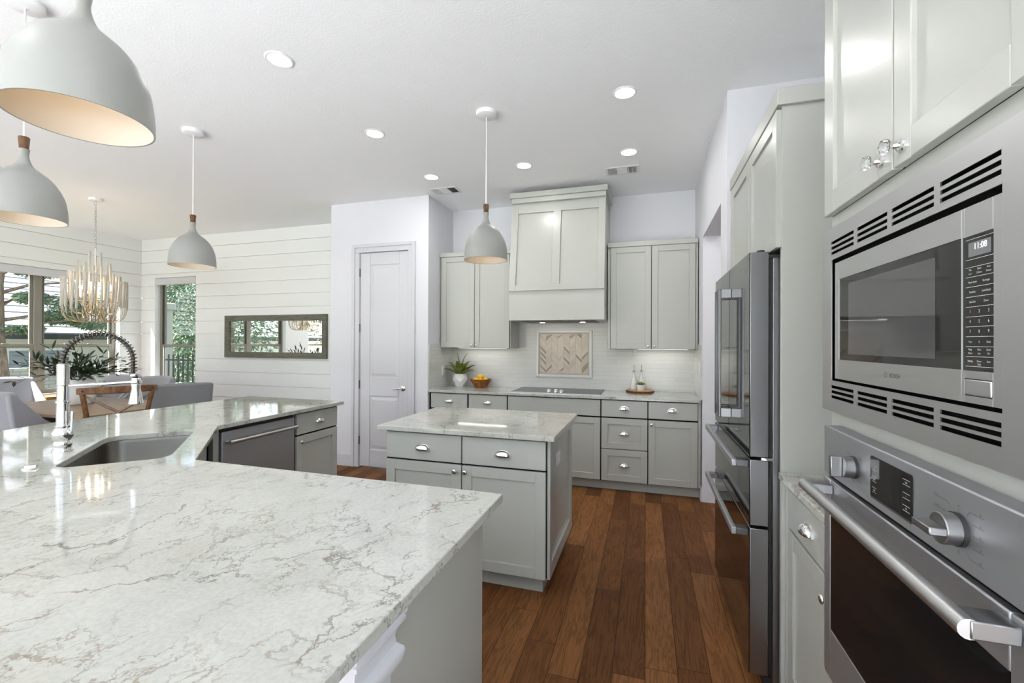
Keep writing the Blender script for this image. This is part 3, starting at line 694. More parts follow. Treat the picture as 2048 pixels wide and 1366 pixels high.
# ------------------------------------------------------------------ island
FI = FN(2.400)
t = thing('island_cabinet', 'small grey kitchen island with two drawers over two doors', 'island', (-1.03, 2.77, 0))
MB().box(-1.548, -.522, 2.400, 3.155, .105, CB-.001).build('cabinet_body', M['paint'], t, bevel=.0015)
MB().box(-1.49, -.560, 2.455, 3.10, 0, .105).build('toe_kick', M['paint'], t)
MB(FI).box(-1.546, -.524, .11, CB-.003, .0003, .0012).build('reveal', M['gap'], t)
for a, b, k in ((-1.541, -1.038, -1.073), (-1.030, -.529, -1.006)):
    f = slab(FI, a, b, .714, .874, .001, t); cup_pull(FI, (a+b)/2, .790, .021, f, 1.06)
    f = shaker(FI, a, b, .108, .703, .001, t); knob(FI, k, .668, .021, f)
FS = FE(-.522); mb = MB(FS)
for q in ((2.398, 2.452, .105, .876), (3.085, 3.155, .105, .876), (2.452, 3.085, .105, .185), (2.452, 3.085, .825, .876)): mb.box(*q, 0, .016)
mb.build('side_panel_frame', M['paint'], t, bevel=.0018)
plain('countertop', MB().box(-1.584, -.473, 2.341, 3.184, CB, CT), M['quartz'], 'white veined quartz top on the small island', 'countertop', (-1.03, 2.76, CB), bevel=.003)
plate(FE(-.522), 2.690, .712, .0003, .060, .040, 'white outlet plate on the grey side of the small island', [(-.034, -.004, -.016, .016), (.004, .034, -.016, .016)])

# ------------------------------------------------------------------ peninsula with sink, faucet and dishwasher
E1 = Vector((-1, 1, 0))/math.sqrt(2); E2 = Vector((1, 1, 0))/math.sqrt(2)
def e12(a, b): p = E1*a+E2*b; return (p.x, p.y)
def rrect(a0, a1, b0, b1, r, n=5):
    out = []
    for cx, cy, s in ((a1-r, b1-r, 0), (a0+r, b1-r, 1), (a0+r, b0+r, 2), (a1-r, b0+r, 3)):
        for k in range(n+1): an = PI/2*(s+k/n); out.append((cx+r*math.cos(an), cy+r*math.sin(an)))
    return out
def arc(cx, cy, r, a0, a1, n=10): return [(cx+r*math.cos(math.radians(a0+(a1-a0)*k/n)), cy+r*math.sin(math.radians(a0+(a1-a0)*k/n))) for k in range(n+1)]
outer = [(-.460, 1.409), (-1.857, 1.412), (-2.490, 2.030), (-2.499, 3.205), (-3.565, 3.222), (-3.552, 1.85)]
for k in range(1, 9):   # rounded outer bar edge
    f = k/8; p0, p1, p2 = Vector((-3.552, 1.85)), Vector((-3.53, 1.20)), Vector((-2.70, .70)); q = p0*(1-f)**2+p1*2*f*(1-f)+p2*f*f; outer.append((q.x, q.y))
outer += [(-1.9, .34), (-1.6, .26), (-.60, .26), (-.46, .30)]
hole = [e12(a, b) for a, b in rrect(2.405, 3.095, -.805, -.425, .075)]
def slab_with_hole(outer, hole, z0, z1):
    bm = bmesh.new(); es = []
    for lp in (outer, hole):
        vs = [bm.verts.new((x, y, z1)) for x, y in lp]
        es += [bm.edges.new((vs[i], vs[(i+1) % len(vs)])) for i in range(len(vs))]
    bmesh.ops.triangle_fill(bm, use_beauty=True, use_dissolve=False, edges=es)
    bm.faces.ensure_lookup_table()
    hv = [Vector((x, y, 0)) for x, y in hole]
    bad = [f for f in bm.faces if all(any((Vector((v.co.x, v.co.y, 0))-h).length < 1e-6 for h in hv) for v in f.verts)]
    bmesh.ops.delete(bm, geom=bad, context='FACES_ONLY')
    mb = MB(); bm.verts.index_update(); n = len(bm.verts); bm.verts.ensure_lookup_table()
    top = [tuple(v.co) for v in bm.verts]; fs = [[v.index for v in f.verts] for f in bm.faces]
    side = []
    for e in bm.edges:
        if len(e.link_faces) == 1: a, b = e.verts[0].index, e.verts[1].index; side.append((a, b, b+n, a+n))
    mb.add(top+[(x, y, z0) for x, y, z in top], fs+[[i+n for i in f][::-1] for f in fs]+side); bm.free(); return mb
plain('countertop', slab_with_hole(outer, hole, CB, CT), M['quartz'], 'large white veined quartz bar top in the foreground with the sink cut into it', 'countertop', (-1.9, 1.3, CB), bevel=.003)

t = thing('peninsula_cabinet', 'grey cabinet base carrying the large foreground bar top', 'cabinet', (-1.6, 1.1, 0))
MB().box(-.555, -.520, .806, 1.375, 0, CB-.001).build('end_panel', M['paint'], t, bevel=.0015)
MB().box(-1.90, -.557, 1.340, 1.355, .10, CB-.001).build('front_panel', M['paint'], t)
MB().box(-1.90, -.557, 1.290, 1.305, 0, .10).build('toe_kick', M['paint'], t)
mb = MB(); p = [e12(a, b) for a, b in ((2.33, -.375), (3.14, -.375), (3.14, -.39), (2.33, -.39))]; mb.prism(p, .10, CB-.001); mb.build('sink_front', M['paint'], t)
MB().box(-2.585, -2.547, 2.045, 2.083, 0, CB-.001).build('filler_strip', M['paint'], t)
# knee wall behind the cabinets, under the overhang
structure('wall_bar', MB().box(-2.30, -.557, .785, .865, 0, CB-.001), M['wall'])
structure('wall_bar_left', MB().box(-3.22, -3.14, 1.75, 3.17, 0, CB-.001), M['wall'])
structure('wall_bar_corner', MB().prism([(-3.22, 1.75), (-3.14, 1.75), (-2.30, .865), (-2.30, .785)], 0, CB-.001), M['wall'])
t = thing('support_post', 'white square post with moulded capital under the bar top corner', 'post', (-.54, .715, 0))
MB().box(-.612, -.492, .662, .782, 0, .752).build('shaft', M['trim'], t, bevel=.003)
prof = [(.0, .752), (.004, .755), (.016, .772), (.020, .792), (.018, .800), (.007, .812), (.005, .828), (.010, .846), (.021, .855), (.021, .862), (.016, .866), (.023, .870), (.023, CB-.0005)]
mb = MB(); cx, cy, hw = -.552, .722, .060; vs = []
for o_, z in prof: vs += [(cx+sx_*(hw+o_), cy+sy_*(hw+o_), z) for sx_, sy_ in ((-1, -1), (1, -1), (1, 1), (-1, 1))]
mb.add(vs, [(4*k+i, 4*k+(i+1) % 4, 4*k+4+(i+1) % 4, 4*k+4+i) for k in range(len(prof)-1) for i in range(4)]+[(3, 2, 1, 0), tuple(4*(len(prof)-1)+i for i in range(4))]); mb.build('capital', M['trim'], t, smooth=35)

# drawer/door cabinet at the far end of the sink leg
FD = FE(-2.550)
t = thing('base_cabinet', 'grey one-drawer one-door cabinet at the end of the bar beside the dishwasher', 'cabinet', (-2.85, 2.93, 0), None)
MB().box(-3.12, -2.550, 2.692, 3.172, .10, CB-.001).build('cabinet_body', M['paint'], t, bevel=.0015)
MB().box(-3.12, -2.605, 2.692, 3.172, 0, .10).build('toe_kick', M['paint'], t)
MB(FD).box(2.70, 3.165, .10, CB-.003, .0003, .0012).build('reveal', M['gap'], t)
f = slab(FD, 2.706, 3.158, .716, .874, .001, t); cup_pull(FD, 2.945, .795, .021, f)
f = shaker(FD, 2.706, 3.158, .103, .703, .001, t); knob(FD, 2.735, .660, .021, f)
t = thing('dishwasher', 'stainless dishwasher with bar handle under the bar top', 'dishwasher', (-2.85, 2.38, 0))
MB().box(-3.12, -2.560, 2.087, 2.688, .10, CB-.004).build('tub_body', M['blackplastic'], t)
MB(FD).box(2.090, 2.683, .115, .858, -.012, .020).build('door', M['darksteel'], t, bevel=.004)
MB(FD).box(2.088, 2.686, .862, CB-.004, -.012, .004).build('control_strip', M['blackplastic'], t)
MB(FD).box(2.10, 2.68, .0, .10, -.06, -.05).build('toe_panel', M['blackplastic'], t)
h = MB(FD).tube([(2.112, .792, .060), (2.665, .792, .060)], .0125, 12).build('handle', M['steel'], t, smooth=40)
for u in (2.125, 2.652): MB(FD).tube([(u, .792, .018), (u, .792, .062)], .010, 10).build('handle_mount', M['steel'], h, smooth=40)

# sink basin
t = thing('sink', 'undermount stainless sink set diagonally in the bar top corner', 'sink', (*e12(2.75, -.615), CB))
a0, a1, b0, b1 = 2.395, 3.105, -.815, -.415
loops = [(rrect(a0-.02, a1+.02, b0-.02, b1+.02, .085), CB-.0015), (rrect(a0, a1, b0, b1, .08), CB-.0015), (rrect(a0+.004, a1-.004, b0+.004, b1-.004, .08), CB-.02), (rrect(a0+.008, a1-.008, b0+.008, b1-.008, .08), CB-.17), (rrect(a0+.022, a1-.022, b0+.022, b1-.022, .085), CB-.198), (rrect(a0+.06, a1-.06, b0+.06, b1-.06, .085), CB-.205)]
vs = []; n = len(loops[0][0])
for lp, z in loops: vs += [(*e12(a, b), z) for a, b in lp]
mb = MB(); mb.add(vs, [(k*n+i, k*n+(i+1) % n, (k+1)*n+(i+1) % n, (k+1)*n+i) for k in range(len(loops)-1) for i in range(n)]+[tuple((len(loops)-1)*n+i for i in range(n))])
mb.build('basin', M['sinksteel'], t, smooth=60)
c = e12(2.75, -.62); MB().lathe([(0, .004), (.02, .004), (.03, .002), (.042, .006), (.045, .001), (.045, 0), (0, 0)], (*c, CB-.2045), 24).build('drain', M['steel'], t, smooth=40)

# spring faucet
fx, fy = -2.570, 1.328; G = E2
t = thing('kitchen_faucet', 'tall chrome spring faucet with pull-down spray head behind the sink', 'faucet', (fx, fy, CT))
MB().lathe([(0, 0), (.036, 0), (.037, .006), (.033, .012), (.030, .022), (.0335, .030), (.0335, .040), (.028, .050), (.034, .062), (.040, .078), (.039, .090), (.030, .104), (.0255, .110), (.0285, .114), (.0285, .119), (.024, .122), (.0225, .130), (0, .130)], (fx, fy, CT), 28).build('base', M['chrome'], t, smooth=45)
MB().lathe([(.0225, .128), (.0225, .222), (.026, .226), (.026, .232), (.0215, .236), (.0205, .300), (.0205, .305)], (fx, fy, CT), 24).build('column', M['chrome'], t, smooth=35)
prof = [(.0205, .303), (.022, .304)]
for k in range(11): z = .306+k*.0088; prof += [(.0228, z), (.0228, z+.006), (.0210, z+.0066), (.0210, z+.0086)]
prof += [(.0205, .404), (.012, .406), (0, .406)]
MB().lathe(prof, (fx, fy, CT), 24).build('knurled_collar', M['nickel'], t)
base = Vector((fx, fy, CT)); hd = .250
path = []
for k in range(4): path.append(base+Vector((0, 0, .400+.014*k)))
ca, ra = .125, .125; zc = .415
for k in range(0, 33):
    an = PI-PI*1.02*k/32; path.append(base+G*(ca+ra*math.cos(an))+Vector((0, 0, zc+ra*1.02*math.sin(an))))
path = path[:1]+path[4:]
for k in range(1, 6): path.append(path[-1]+Vector((0, 0, -.012)))
hose_end = path[-1]
MB().tube([tuple(p) for p in path], .0085, 10).build('hose', M['blackplastic'], t, smooth=60)
# resample for the coil
Ls = [0]
for a_, b_ in zip(path, path[1:]): Ls.append(Ls[-1]+(b_-a_).length)
def at_len(s):
    for i in range(len(Ls)-1):
        if s <= Ls[i+1]: f = (s-Ls[i])/max(1e-9, Ls[i+1]-Ls[i]); return path[i].lerp(path[i+1], f), (path[i+1]-path[i]).normalized()
    return path[-1], (path[-1]-path[-2]).normalized()
sd = Vector((-G.y, G.x, 0)); coil = []; turns = 31
for k in range(turns*12+1):
    s = Ls[-1]*k/(turns*12); p, tg = at_len(s); nn = sd.cross(tg).normalized(); a_ = 2*PI*k/12; coil.append(p+(sd*math.cos(a_)+nn*math.sin(a_))*.0155)
MB().tube([tuple(p) for p in coil], .0021, 5).build('spring', M['coil'], t, smooth=80)
hp = base+G*.256
MB().lathe([(.0, .0), (.017, .0), (.018, .004), (.018, .010), (.015, .013), (0, .013)], tuple(Vector((hp.x, hp.y, hose_end.z-.008))), 18).build('hose_clamp', M['chrome'], t, smooth=40)
zt = hose_end.z-.006
MB().tube([(hp.x, hp.y, zt), (hp.x+G.x*.006, hp.y+G.y*.006, CT+.325)], [.0105, .0115], 12).build('wand', M['blackplastic'], t, smooth=40)
hq = base+G*.262
MB().lathe([(.0, .330), (.016, .330), (.018, .326), (.0185, .316), (.013, .312), (.013, .306), (.0185, .303), (.020, .298), (.0175, .290), (.019, .270), (.026, .225), (.0295, .212), (.030, .206), (.026, .203), (0, .203)], (hq.x, hq.y, CT), 24).build('spray_head', M['chrome'], t, smooth=45)
ar = MB().tube([tuple(base+Vector((0, 0, .302))), tuple(base+G*.13+Vector((0, 0, .306))), tuple(base+G*.245+Vector((0, 0, .310)))], [.0065, .0065, .0075], 10).build('docking_arm', M['chrome'], t, smooth=40)
MB().lathe([(.0195, -.006), (.0235, -.006), (.0235, .006), (.0195, .006)], tuple(Vector((hq.x, hq.y, CT+.312))), 20, closed=True).build('docking_ring', M['chrome'], ar, smooth=40)
lv = Vector((.956, .292, 0))
MB().tube([tuple(base+lv*.026+Vector((0, 0, .086))), tuple(base+lv*.044+Vector((0, 0, .088)))], [.012, .0105], 12).build('lever_pivot', M['chrome'], t, smooth=40)
MB().tube([tuple(base+lv*.041+Vector((0, 0, .086))), tuple(base+lv*.044+Vector((0, 0, .14))), tuple(base+lv*.046+Vector((0, 0, .185)))], [.0055, .006, .0070], 10).build('lever', M['chrome'], t, smooth=40)
sx, sy = -2.346, 1.112
t = thing('air_switch', 'small flat chrome button on the bar top left of the sink', 'button', (sx, sy, CT))
MB().lathe([(0, 0), (.027, 0), (.027, .003), (.023, .006), (0, .006)], (sx, sy, CT), 24).build('base_plate', M['chrome'], t, smooth=30)
MB().tube([(sx-.012, sy-.012, CT+.0085), (sx+.012, sy+.012, CT+.0085)], .004, 8).build('button_bar', M['chrome'], t, smooth=40)

# ------------------------------------------------------------------ right-hand wall of appliances
# refrigerator
t = thing('refrigerator', 'dark glossy french-door refrigerator with two lower drawers', 'refrigerator', (.76, 2.48, 0))
y0, y1, XF = 2.022, 2.945, .410
MB().box(.497, 1.12, y0+.006, y1-.006, .03, 1.79).build('cabinet_body', M['fridgeside'], t, bevel=.003)
MB().box(.480, .4975, y0+.02, y1-.02, .06, 1.78).build('door_gasket', M['blackplastic'], t)
def fdoor(ya, yb, z0, z1, nm):
    d_ = MB().box(XF+.0025, XF+.072, ya, yb, z0, z1).build(nm, M['fridgeside'], t, bevel=.003)
    MB().box(XF, XF+.0024, ya+.001, yb-.001, z0+.001, z1-.001).build('glass_front', M['fridgeface'], d_); return d_
ym = 2.484
fa = fdoor(y0, ym-.003, .957, 1.803, 'door'); fb = fdoor(ym+.003, y1, .957, 1.803, 'door')
fc = fdoor(y0, y1, .675, .945, 'drawer'); fd = fdoor(y0, y1, .065, .663, 'drawer')
MB().box(.47, 1.1, y0+.02, y1-.02, .0, .05).build('base_grille', M['blackplastic'], t)
for d_, yy in ((fa, ym-.062), (fb, ym+.030)):
    h = MB().box(XF-.060, XF-.046, yy, yy+.032, 1.055, 1.700).build('handle', M['handlesteel'], d_, bevel=.003)
    for z in (1.055, 1.655): MB().box(XF-.047, XF, yy+.002, yy+.030, z, z+.045).build('handle_mount', M['fridgeside'], h, bevel=.002)
for d_, z in ((fc, .925), (fd, .640)):
    h = MB().box(XF-.064, XF-.045, y0+.012, y1-.06, z-.014, z+.016).build('handle', M['darksteel'], d_, bevel=.003)
    for yy in (y0+.012, y1-.105): MB().box(XF-.046, XF, yy, yy+.045, z-.014, z+.014).build('handle_mount', M['handlesteel'], h, bevel=.002)
for yy in (y0+.004, y1-.046):
    h = MB().box(.445, .56, yy, yy+.042, 1.776, 1.791).build('hinge_cover', M['blackplastic'], t, bevel=.003)
    MB().lathe([(0, 0), (.015, 0), (.015, .024), (0, .024)], (.456, yy+.02, 1.776+.012), 14).build('hinge_pin', M['blackplastic'], h)
MB().box(.455, .50, y0-.001, y0+.02, .946, .956).build('hinge_bracket', M['chrome'], t)
text('brand_mark', 'BOSCH', FX(XF), y0+.135, 1.730, .0006, .014, M['print'], fa)

# cabinet over the fridge with its enclosure panels
FR = FX(.524)
t = thing('fridge_cabinet', 'tall grey enclosure with two-door cabinet above the refrigerator', 'cabinet', (.8, 2.48, 0))
MB().box(.518, 1.149, 1.985, 2.008, 0, 2.40).build('side_panel', M['paint'], t, bevel=.0015)
MB().box(.518, 1.149, 2.962, 2.985, 0, 2.40).build('side_panel', M['paint'], t, bevel=.0015)
MB().box(.526, 1.149, 2.009, 2.961, 1.83, 2.40).build('cabinet_body', M['paint'], t)
MB(FR).box(2.009, 2.961, 1.832, 2.372, .0003, .0012).build('reveal', M['gap'], t)
for a, b in ((1.992, 2.480), (2.486, 2.972)): shaker(FX(.519), a, b, 1.812, 2.366, 0, t)
MB().box(.497, 1.149, 1.968, 3.00, 2.374, 2.440).build('crown', M['paint'], t, bevel=.003)
# little counter between fridge and ovens
plain('countertop', MB().box(.507, 1.149, 1.420, 1.9845, CB, CT), M['quartz'], 'small quartz counter between the refrigerator and the ovens', 'countertop', (.8, 1.7, CB), bevel=.003)
FC = FX(.553)
t = thing('base_cabinet', 'small grey cabinet with drawer and door between refrigerator and wall oven', 'cabinet', (.85, 1.7, 0))
MB().box(.553, 1.149, 1.422, 1.983, .10, CB-.001).build('cabinet_body', M['paint'], t, bevel=.0015)
MB().box(.61, 1.149, 1.422, 1.983, 0, .10).build('toe_kick', M['paint'], t)
slab(FC, 1.960, 1.983, .0, CB-.003, .001, t, 'filler_strip', .022)
MB(FC).box(1.43, 1.958, .10, CB-.003, .0003, .0012).build('reveal', M['gap'], t)
f = slab(FC, 1.495, 1.954, .716, .858, .001, t); cup_pull(FC, 1.735, .788, .021, f)
f = shaker(FC, 1.495, 1.954, .103, .704, .001, t); knob(FC, 1.545, .652, .021, f)
slab(FC, 1.423, 1.490, .10, CB-.003, .001, t, 'stile', .006)

# oven tower
FT = FX(.490); TY0, TY1 = .694, 1.412
t = thing('oven_cabinet', 'tall grey cabinet housing the microwave and the wall oven', 'cabinet', (.8, 1.05, 0))
MB().box(.492, 1.149, TY1-.02, TY1, 0, 2.50).build('side_panel', M['paint'], t, bevel=.001)
MB().box(.492, 1.149, TY0, TY0+.02, 0, 2.50).build('side_panel', M['paint'], t, bevel=.001)
mb = MB(FT); pframe(mb, TY0, TY1, .10, 2.50, [(TY0+.05, TY1-.05, 1.29, 1.69), (TY0+.05, TY1-.05, .52, 1.19)], -.02, 0); mb.build('face_frame', M['paint'], t, bevel=.001)
MB().box(.512, 1.149, TY0+.02, TY1-.02, 1.79, 2.50).build('upper_box', M['paint'], t)
MB().box(.55, 1.149, TY0+.02, TY1-.02, 0, .10).build('toe_kick', M['paint'], t)
MB(FT).box(TY0+.01, TY1-.01, 1.772, 2.42, .0003, .0012).build('reveal', M['gap'], t)
def crystal_knob(u, v, parent):
    p = FT(u, v, .021); k = MB().lathe([(0, 0), (.0135, 0), (.0135, .003), (.0105, .005), (.011, .008), (.0065, .010), (.005, .015), (.007, .018), (.007, .020), (0, .020)], p, 18, (-1, 0, 0)).build('knob', M['chrome'], parent, smooth=40)
    MB().lathe([(0, .0195), (.008, .020), (.0135, .0245), (.0155, .029), (.0125, .035), (.006, .038), (0, .0385)], p, 9, (-1, 0, 0)).build('crystal', M['crystal'], k)
f = shaker(FT, 1.057, 1.404, 1.772, 2.42, .001, t, fr=.058); crystal_knob(1.094, 1.803, f)
f = shaker(FT, .702, 1.051, 1.772, 2.42, .001, t, fr=.058); crystal_knob(1.020, 1.805, f)
slab(FT, TY0+.02, TY1-.02, .12, .50, .001, t, 'drawer_front')

# built-in microwave (trim kit front at x=.460)
S = .46/.455
mz = lambda z: (z-CAM_H)*S+CAM_H
my = lambda y: y*S
FMW = FX(.460)
t = thing('microwave', 'built-in stainless microwave with slotted trim above the wall oven', 'microwave', (.75, my(1.035), mz(1.25)))
mw_c = my(1.0355); trimL, trimR = my(1.372), my(.700); zt0, zt1 = mz(1.252), mz(1.720)
slots = []
ys = [(1.317, 1.189), (1.172, 1.043), (1.026, .896), (.880, .752)]
for (a, b) in ys:
    for z1_, z0_ in ((1.6858, 1.678), (1.672, 1.6648), (1.6592, 1.652), (1.3188, 1.3112), (1.3062, 1.2988), (1.2936, 1.286)): slots.append((my(b), my(a), mz(z0_), mz(z1_)))
opening = (my(.7505), my(1.315), mz(1.331), mz(1.639))
mb = MB(FMW); pframe(mb, trimR, trimL, zt0, zt1, slots+[opening], -.0025, 0); mb.build('trim_kit', M['steel'], t)
mb = MB(FMW); mb.box(trimR, trimL, zt0, zt1, -.028, -.018); mb.build('trim_back', M['gap'], t)
mb = MB(FMW)
for q in ((trimR, trimR+.004, zt0, zt1), (trimL-.004, trimL, zt0, zt1), (trimR+.004, trimL-.004, zt0, zt0+.004), (trimR+.004, trimL-.004, zt1-.004, zt1)): mb.box(*q, -.0285, -.0026)
mb.build('trim_edge', M['steel'], t)
DX = -.004   # appliance face slightly behind the trim
dL, dR, dB, dT, dS = my(1.303), my(.757), mz(1.337), mz(1.6285), my(.8365)
win = (dS+.001, my(1.281), mz(1.385), mz(1.585))
mb = MB(FMW); pframe(mb, dS+.0006, dL, dB, dT, [win], -.016, DX); door = mb.build('door', M['steel'], t, bevel=.001)
g_ = MB(FMW).box(*win, -.016, DX-.0015).build('door_window', M['blackglass'], door)
MB(FMW).box(my(.9025), my(1.229), mz(1.3995), mz(1.5685), DX-.0014, DX-.0010).build('inner_screen', M['mwglass'], door)
pan = (my(.7725), dS-.001, mz(1.3845), mz(1.584))
mb = MB(FMW); btn = (my(.775), my(.8305), mz(1.3475), mz(1.373)); pframe(mb, dR, dS-.0006, dB, dT, [pan, btn], -.016, DX); mb.build('control_fascia', M['steel'], t, bevel=.001)
MB(FMW).box(btn[0]+.001, btn[1]-.001, btn[2]+.001, btn[3]-.001, -.014, DX+.001).build('open_button', M['steel'], t, bevel=.002)
kp = MB(FMW).box(*pan, -.016, DX-.001).build('keypad', M['blackglass'], t)
W0 = DX-.0006
ds = MB(FMW).box(my(.7785), my(.823), mz(1.553), mz(1.574), DX-.0009, W0).build('display', M['display'], kp)
text('clock_digits', '11:08', FMW, my(.8115), mz(1.5628), W0+.0003, .0088, M['led'], ds, sx=.95)
mb = MB(FMW)
for z in (1.5787, 1.549, 1.5375, 1.5230, 1.5083, 1.4937, 1.4790, 1.4643, 1.4497, 1.4350, 1.4203, 1.4057, 1.3912): mb.box(my(.7735), my(.8285), mz(z)-.0003, mz(z)+.0003, DX-.0009, W0)
mb.build('keypad_lines', M['print'], kp)
rows = [(1.5325, ['Pop', 'Quick', 'Auto']), (1.5268, ['corn', 'Defrost', 'Reheat']), (1.5140, ['Power Level', 'Beverages']), (1.4995, ['Breakfast', 'Lunch/Snack']), (1.4848, ['Side Dish', 'Dinner']), (1.4700, ['1', '2', '3']), (1.4553, ['4', '5', '6']), (1.4407, ['7', '8', '9']), (1.4260, ['Time', '0', 'Clock']), (1.4148, ['Keep', 'More', 'Quick']), (1.4093, ['Warm', 'Less', 'Min']), (1.3978, ['Settings', 'Power', 'Start']), (1.3935, ['', 'Stop', ''])]
for z, ws in rows:
    n = len(ws); hh = .0046 if len(ws[0]) == 1 else .0030
    for i, s_ in enumerate(ws):
        if s_: text('key_label', s_, FMW, my(.8285-(.055/n)*(i+.5)), mz(z), W0, hh, M['print'], kp, align='CENTER', sx=.8)
text('brand_mark', 'BOSCH', FMW, my(1.043), mz(1.3585), DX+.0004, .0082, M['darkprint'], door, sx=1.0)
lg = (my(1.0565), mz(1.3622)); mb = MB(FMW)
for r0, r1 in ((.0058, .0064),):
    ring = [(lg[0]+r*math.cos(2*PI*i/28), lg[1]+r*math.sin(2*PI*i/28), DX+.0004) for r in (r0, r1) for i in range(28)]; mb.add(ring, [(i, (i+1) % 28, 28+(i+1) % 28, 28+i) for i in range(28)])
for q in ((-.0027, -.0021, -.0050, .0050), (.0021, .0027, -.0050, .0050), (-.0021, .0021, -.0004, .0004), (-.0042, -.0027, .0022, .0027), (-.0042, -.0027, -.0027, -.0022), (.0027, .0042, .0022, .0027), (.0027, .0042, -.0027, -.0022)):
    mb.add([(lg[0]+u, lg[1]+v, DX+.0004) for u, v in ((q[0], q[2]), (q[1], q[2]), (q[1], q[3]), (q[0], q[3]))], [(0, 1, 2, 3)])
mb.build('brand_emblem', M['darkprint'], door)
MB().box(.505, 1.0, my(.77), my(1.30), mz(1.34), mz(1.635)).build('cavity_box', M['blackplastic'], t)

# wall oven (panel front at x=.450)
FO = FX(.450); oL, oR = 1.346, .688
t = thing('wall_oven', 'built-in steel wall oven with two dial knobs under the microwave', 'oven', (.75, 1.02, .57))
MB(FO).box(oR, oL, 1.089, 1.2115, -.038, 0).build('control_panel', M['darksteel'], t, bevel=.003)
MB().box(.500, 1.0, oR+.08, oL-.03, .60, 1.18).build('oven_body', M['blackplastic'], t)
dp = MB(FO).prism(rrect(.9430, 1.0945, 1.1055, 1.1925, .006), .0002, .0012).build('display', M['blackglass'], t)
for u, zs, hw in ((1.0775, (1.1695, 1.1465, 1.1245), .009), (.9625, (1.1745, 1.1500, 1.1275), .011)):
    mb = MB(FO)
    for z in zs: mb.box(u-hw, u+hw, z+.0045, z+.0051, .0012, .0014); mb.box(u-hw, u+hw, z-.0051, z-.0045, .0012, .0014)
    mb.build('key_lines', M['print'], dp)
for u, ws in ((1.0775, (('Timer', 1.1695), ('Clock', 1.1465), ('Light', 1.1245))), (.9625, (('Lock', 1.1745), ('+', 1.150), ('Info', 1.1275)))):
    for s_, z in ws: text('key_label', s_, FO, u, z-.0018, .0014, .0038, M['print'], dp, align='CENTER', sx=.7)
def dial(u, v, blade):
    p = FO(u, v, 0); k = MB().lathe([(0, 0), (.0250, 0), (.0250, .006), (0, .006)], p, 30, (-1, 0, 0)).build('knob_collar', M['blackplastic'], t, smooth=30)
    b = MB().lathe([(0, .006), (.0235, .006), (.0235, .024), (.0222, .0255), (0, .0255)], p, 30, (-1, 0, 0)).build('knob', M['knobsteel'], t, smooth=30)
    mb = MB(FO); L, w_ = .0232, .0062
    if blade == 'v': mb.box(u-w_, u+w_, v-L, v+L, .0250, .048)
    else: mb.box(u-L, u+L, v-w_, v+w_, .0250, .048)
    mb.build('grip', M['knobsteel'], b, bevel=.002)
dial(1.1700, 1.1460, 'v'); dial(.8260, 1.1460, 'h')
mb = MB(FO)
def pl(pts, th_=.00035):
    for (a, b), (c, d) in zip(pts, pts[1:]):
        L = math.hypot(c-a, d-b); nx, ny = -(d-b)/L*th_, (c-a)/L*th_
        mb.add([(a+nx, b+ny, .0003), (c+nx, d+ny, .0003), (c-nx, d-ny, .0003), (a-nx, b-ny, .0003)], [(0, 1, 2, 3)])
kx, kz = .826, 1.146
for dz, y_end, inn in ((.034, .034, True), (.018, .034, False), (.002, .034, False), (-.016, .034, False), (-.034, .034, True)):
    pl([(kx-.052, kz+dz), (kx-.024, kz+dz), (kx-.017, kz+dz*.78)] if inn else [(kx-.052, kz+dz), (kx-.029, kz+dz)])
for dz in (.034, .017, .001, -.030): pl([(kx+.060, kz+dz), (kx+.026, kz+dz), (kx+.018, kz+dz*.8)] if abs(dz) > .025 else [(kx+.060, kz+dz), (kx+.030, kz+dz)])
pl([(kx, kz+.028), (kx, kz+.032)]); pl([(kx, kz-.028), (kx, kz-.032)])
kx = 1.170
pl([(kx+.036, kz+.024), (kx+.016, kz+.024), (kx+.011, kz+.020)]); pl([(kx-.034, kz+.024), (kx-.016, kz+.024)]); pl([(kx-.034, kz-.024), (kx-.014, kz-.024)])
mb.build('dial_lines', M['greyprint'], t)
for s_, u, z in (('Warm', .884, 1.1815), ('Proofing', .884, 1.1645), ('150', .884, 1.1485), ('550', .884, 1.1175), ('Off', .829, 1.1795), ('450', .829, 1.1100), ('200', .784, 1.1815), ('250', .784, 1.1655), ('300', .784, 1.1495), ('350', .784, 1.1315), ('400', .784, 1.1135)):
    text('dial_label', s_, FO, u, z, .0003, .0032, M['greyprint'], t, sx=.8)
for s_, u, z in (('Bake', 1.206, 1.1715), ('Off', 1.173, 1.1745), ('Broil', 1.146, 1.1715), ('Roast', 1.146, 1.1185), ('Clean', 1.178, 1.1130)):
    text('dial_label', s_, FO, u, z, .0003, .0032, M['greyprint'], t, sx=.8)
MB(FO).box(oR+.004, oL-.004, 1.079, 1.0885, -.038, -.012).build('vent_gap', M['gap'], t)
gl = (oR+.042, oL-.040, .700, 1.000)
mb = MB(FO); pframe(mb, oR, oL, .572, 1.0785, [gl], -.034, 0); door = mb.build('door', M['darksteel'], t, bevel=.003)
MB(FO).box(gl[0], gl[1], gl[2], gl[3], -.034, -.0012).build('door_window', M['ovenglass'], door)
h = MB(FO).tube([(oR+.022, 1.058, .052), (oL-.022, 1.058, .052)], .0135, 16).build('handle', M['steel'], door, smooth=40)
for u in (oR+.020, oL-.060): MB(FO).box(u, u+.040, 1.046, 1.070, 0, .052).build('handle_mount', M['knobsteel'], h, bevel=.002)

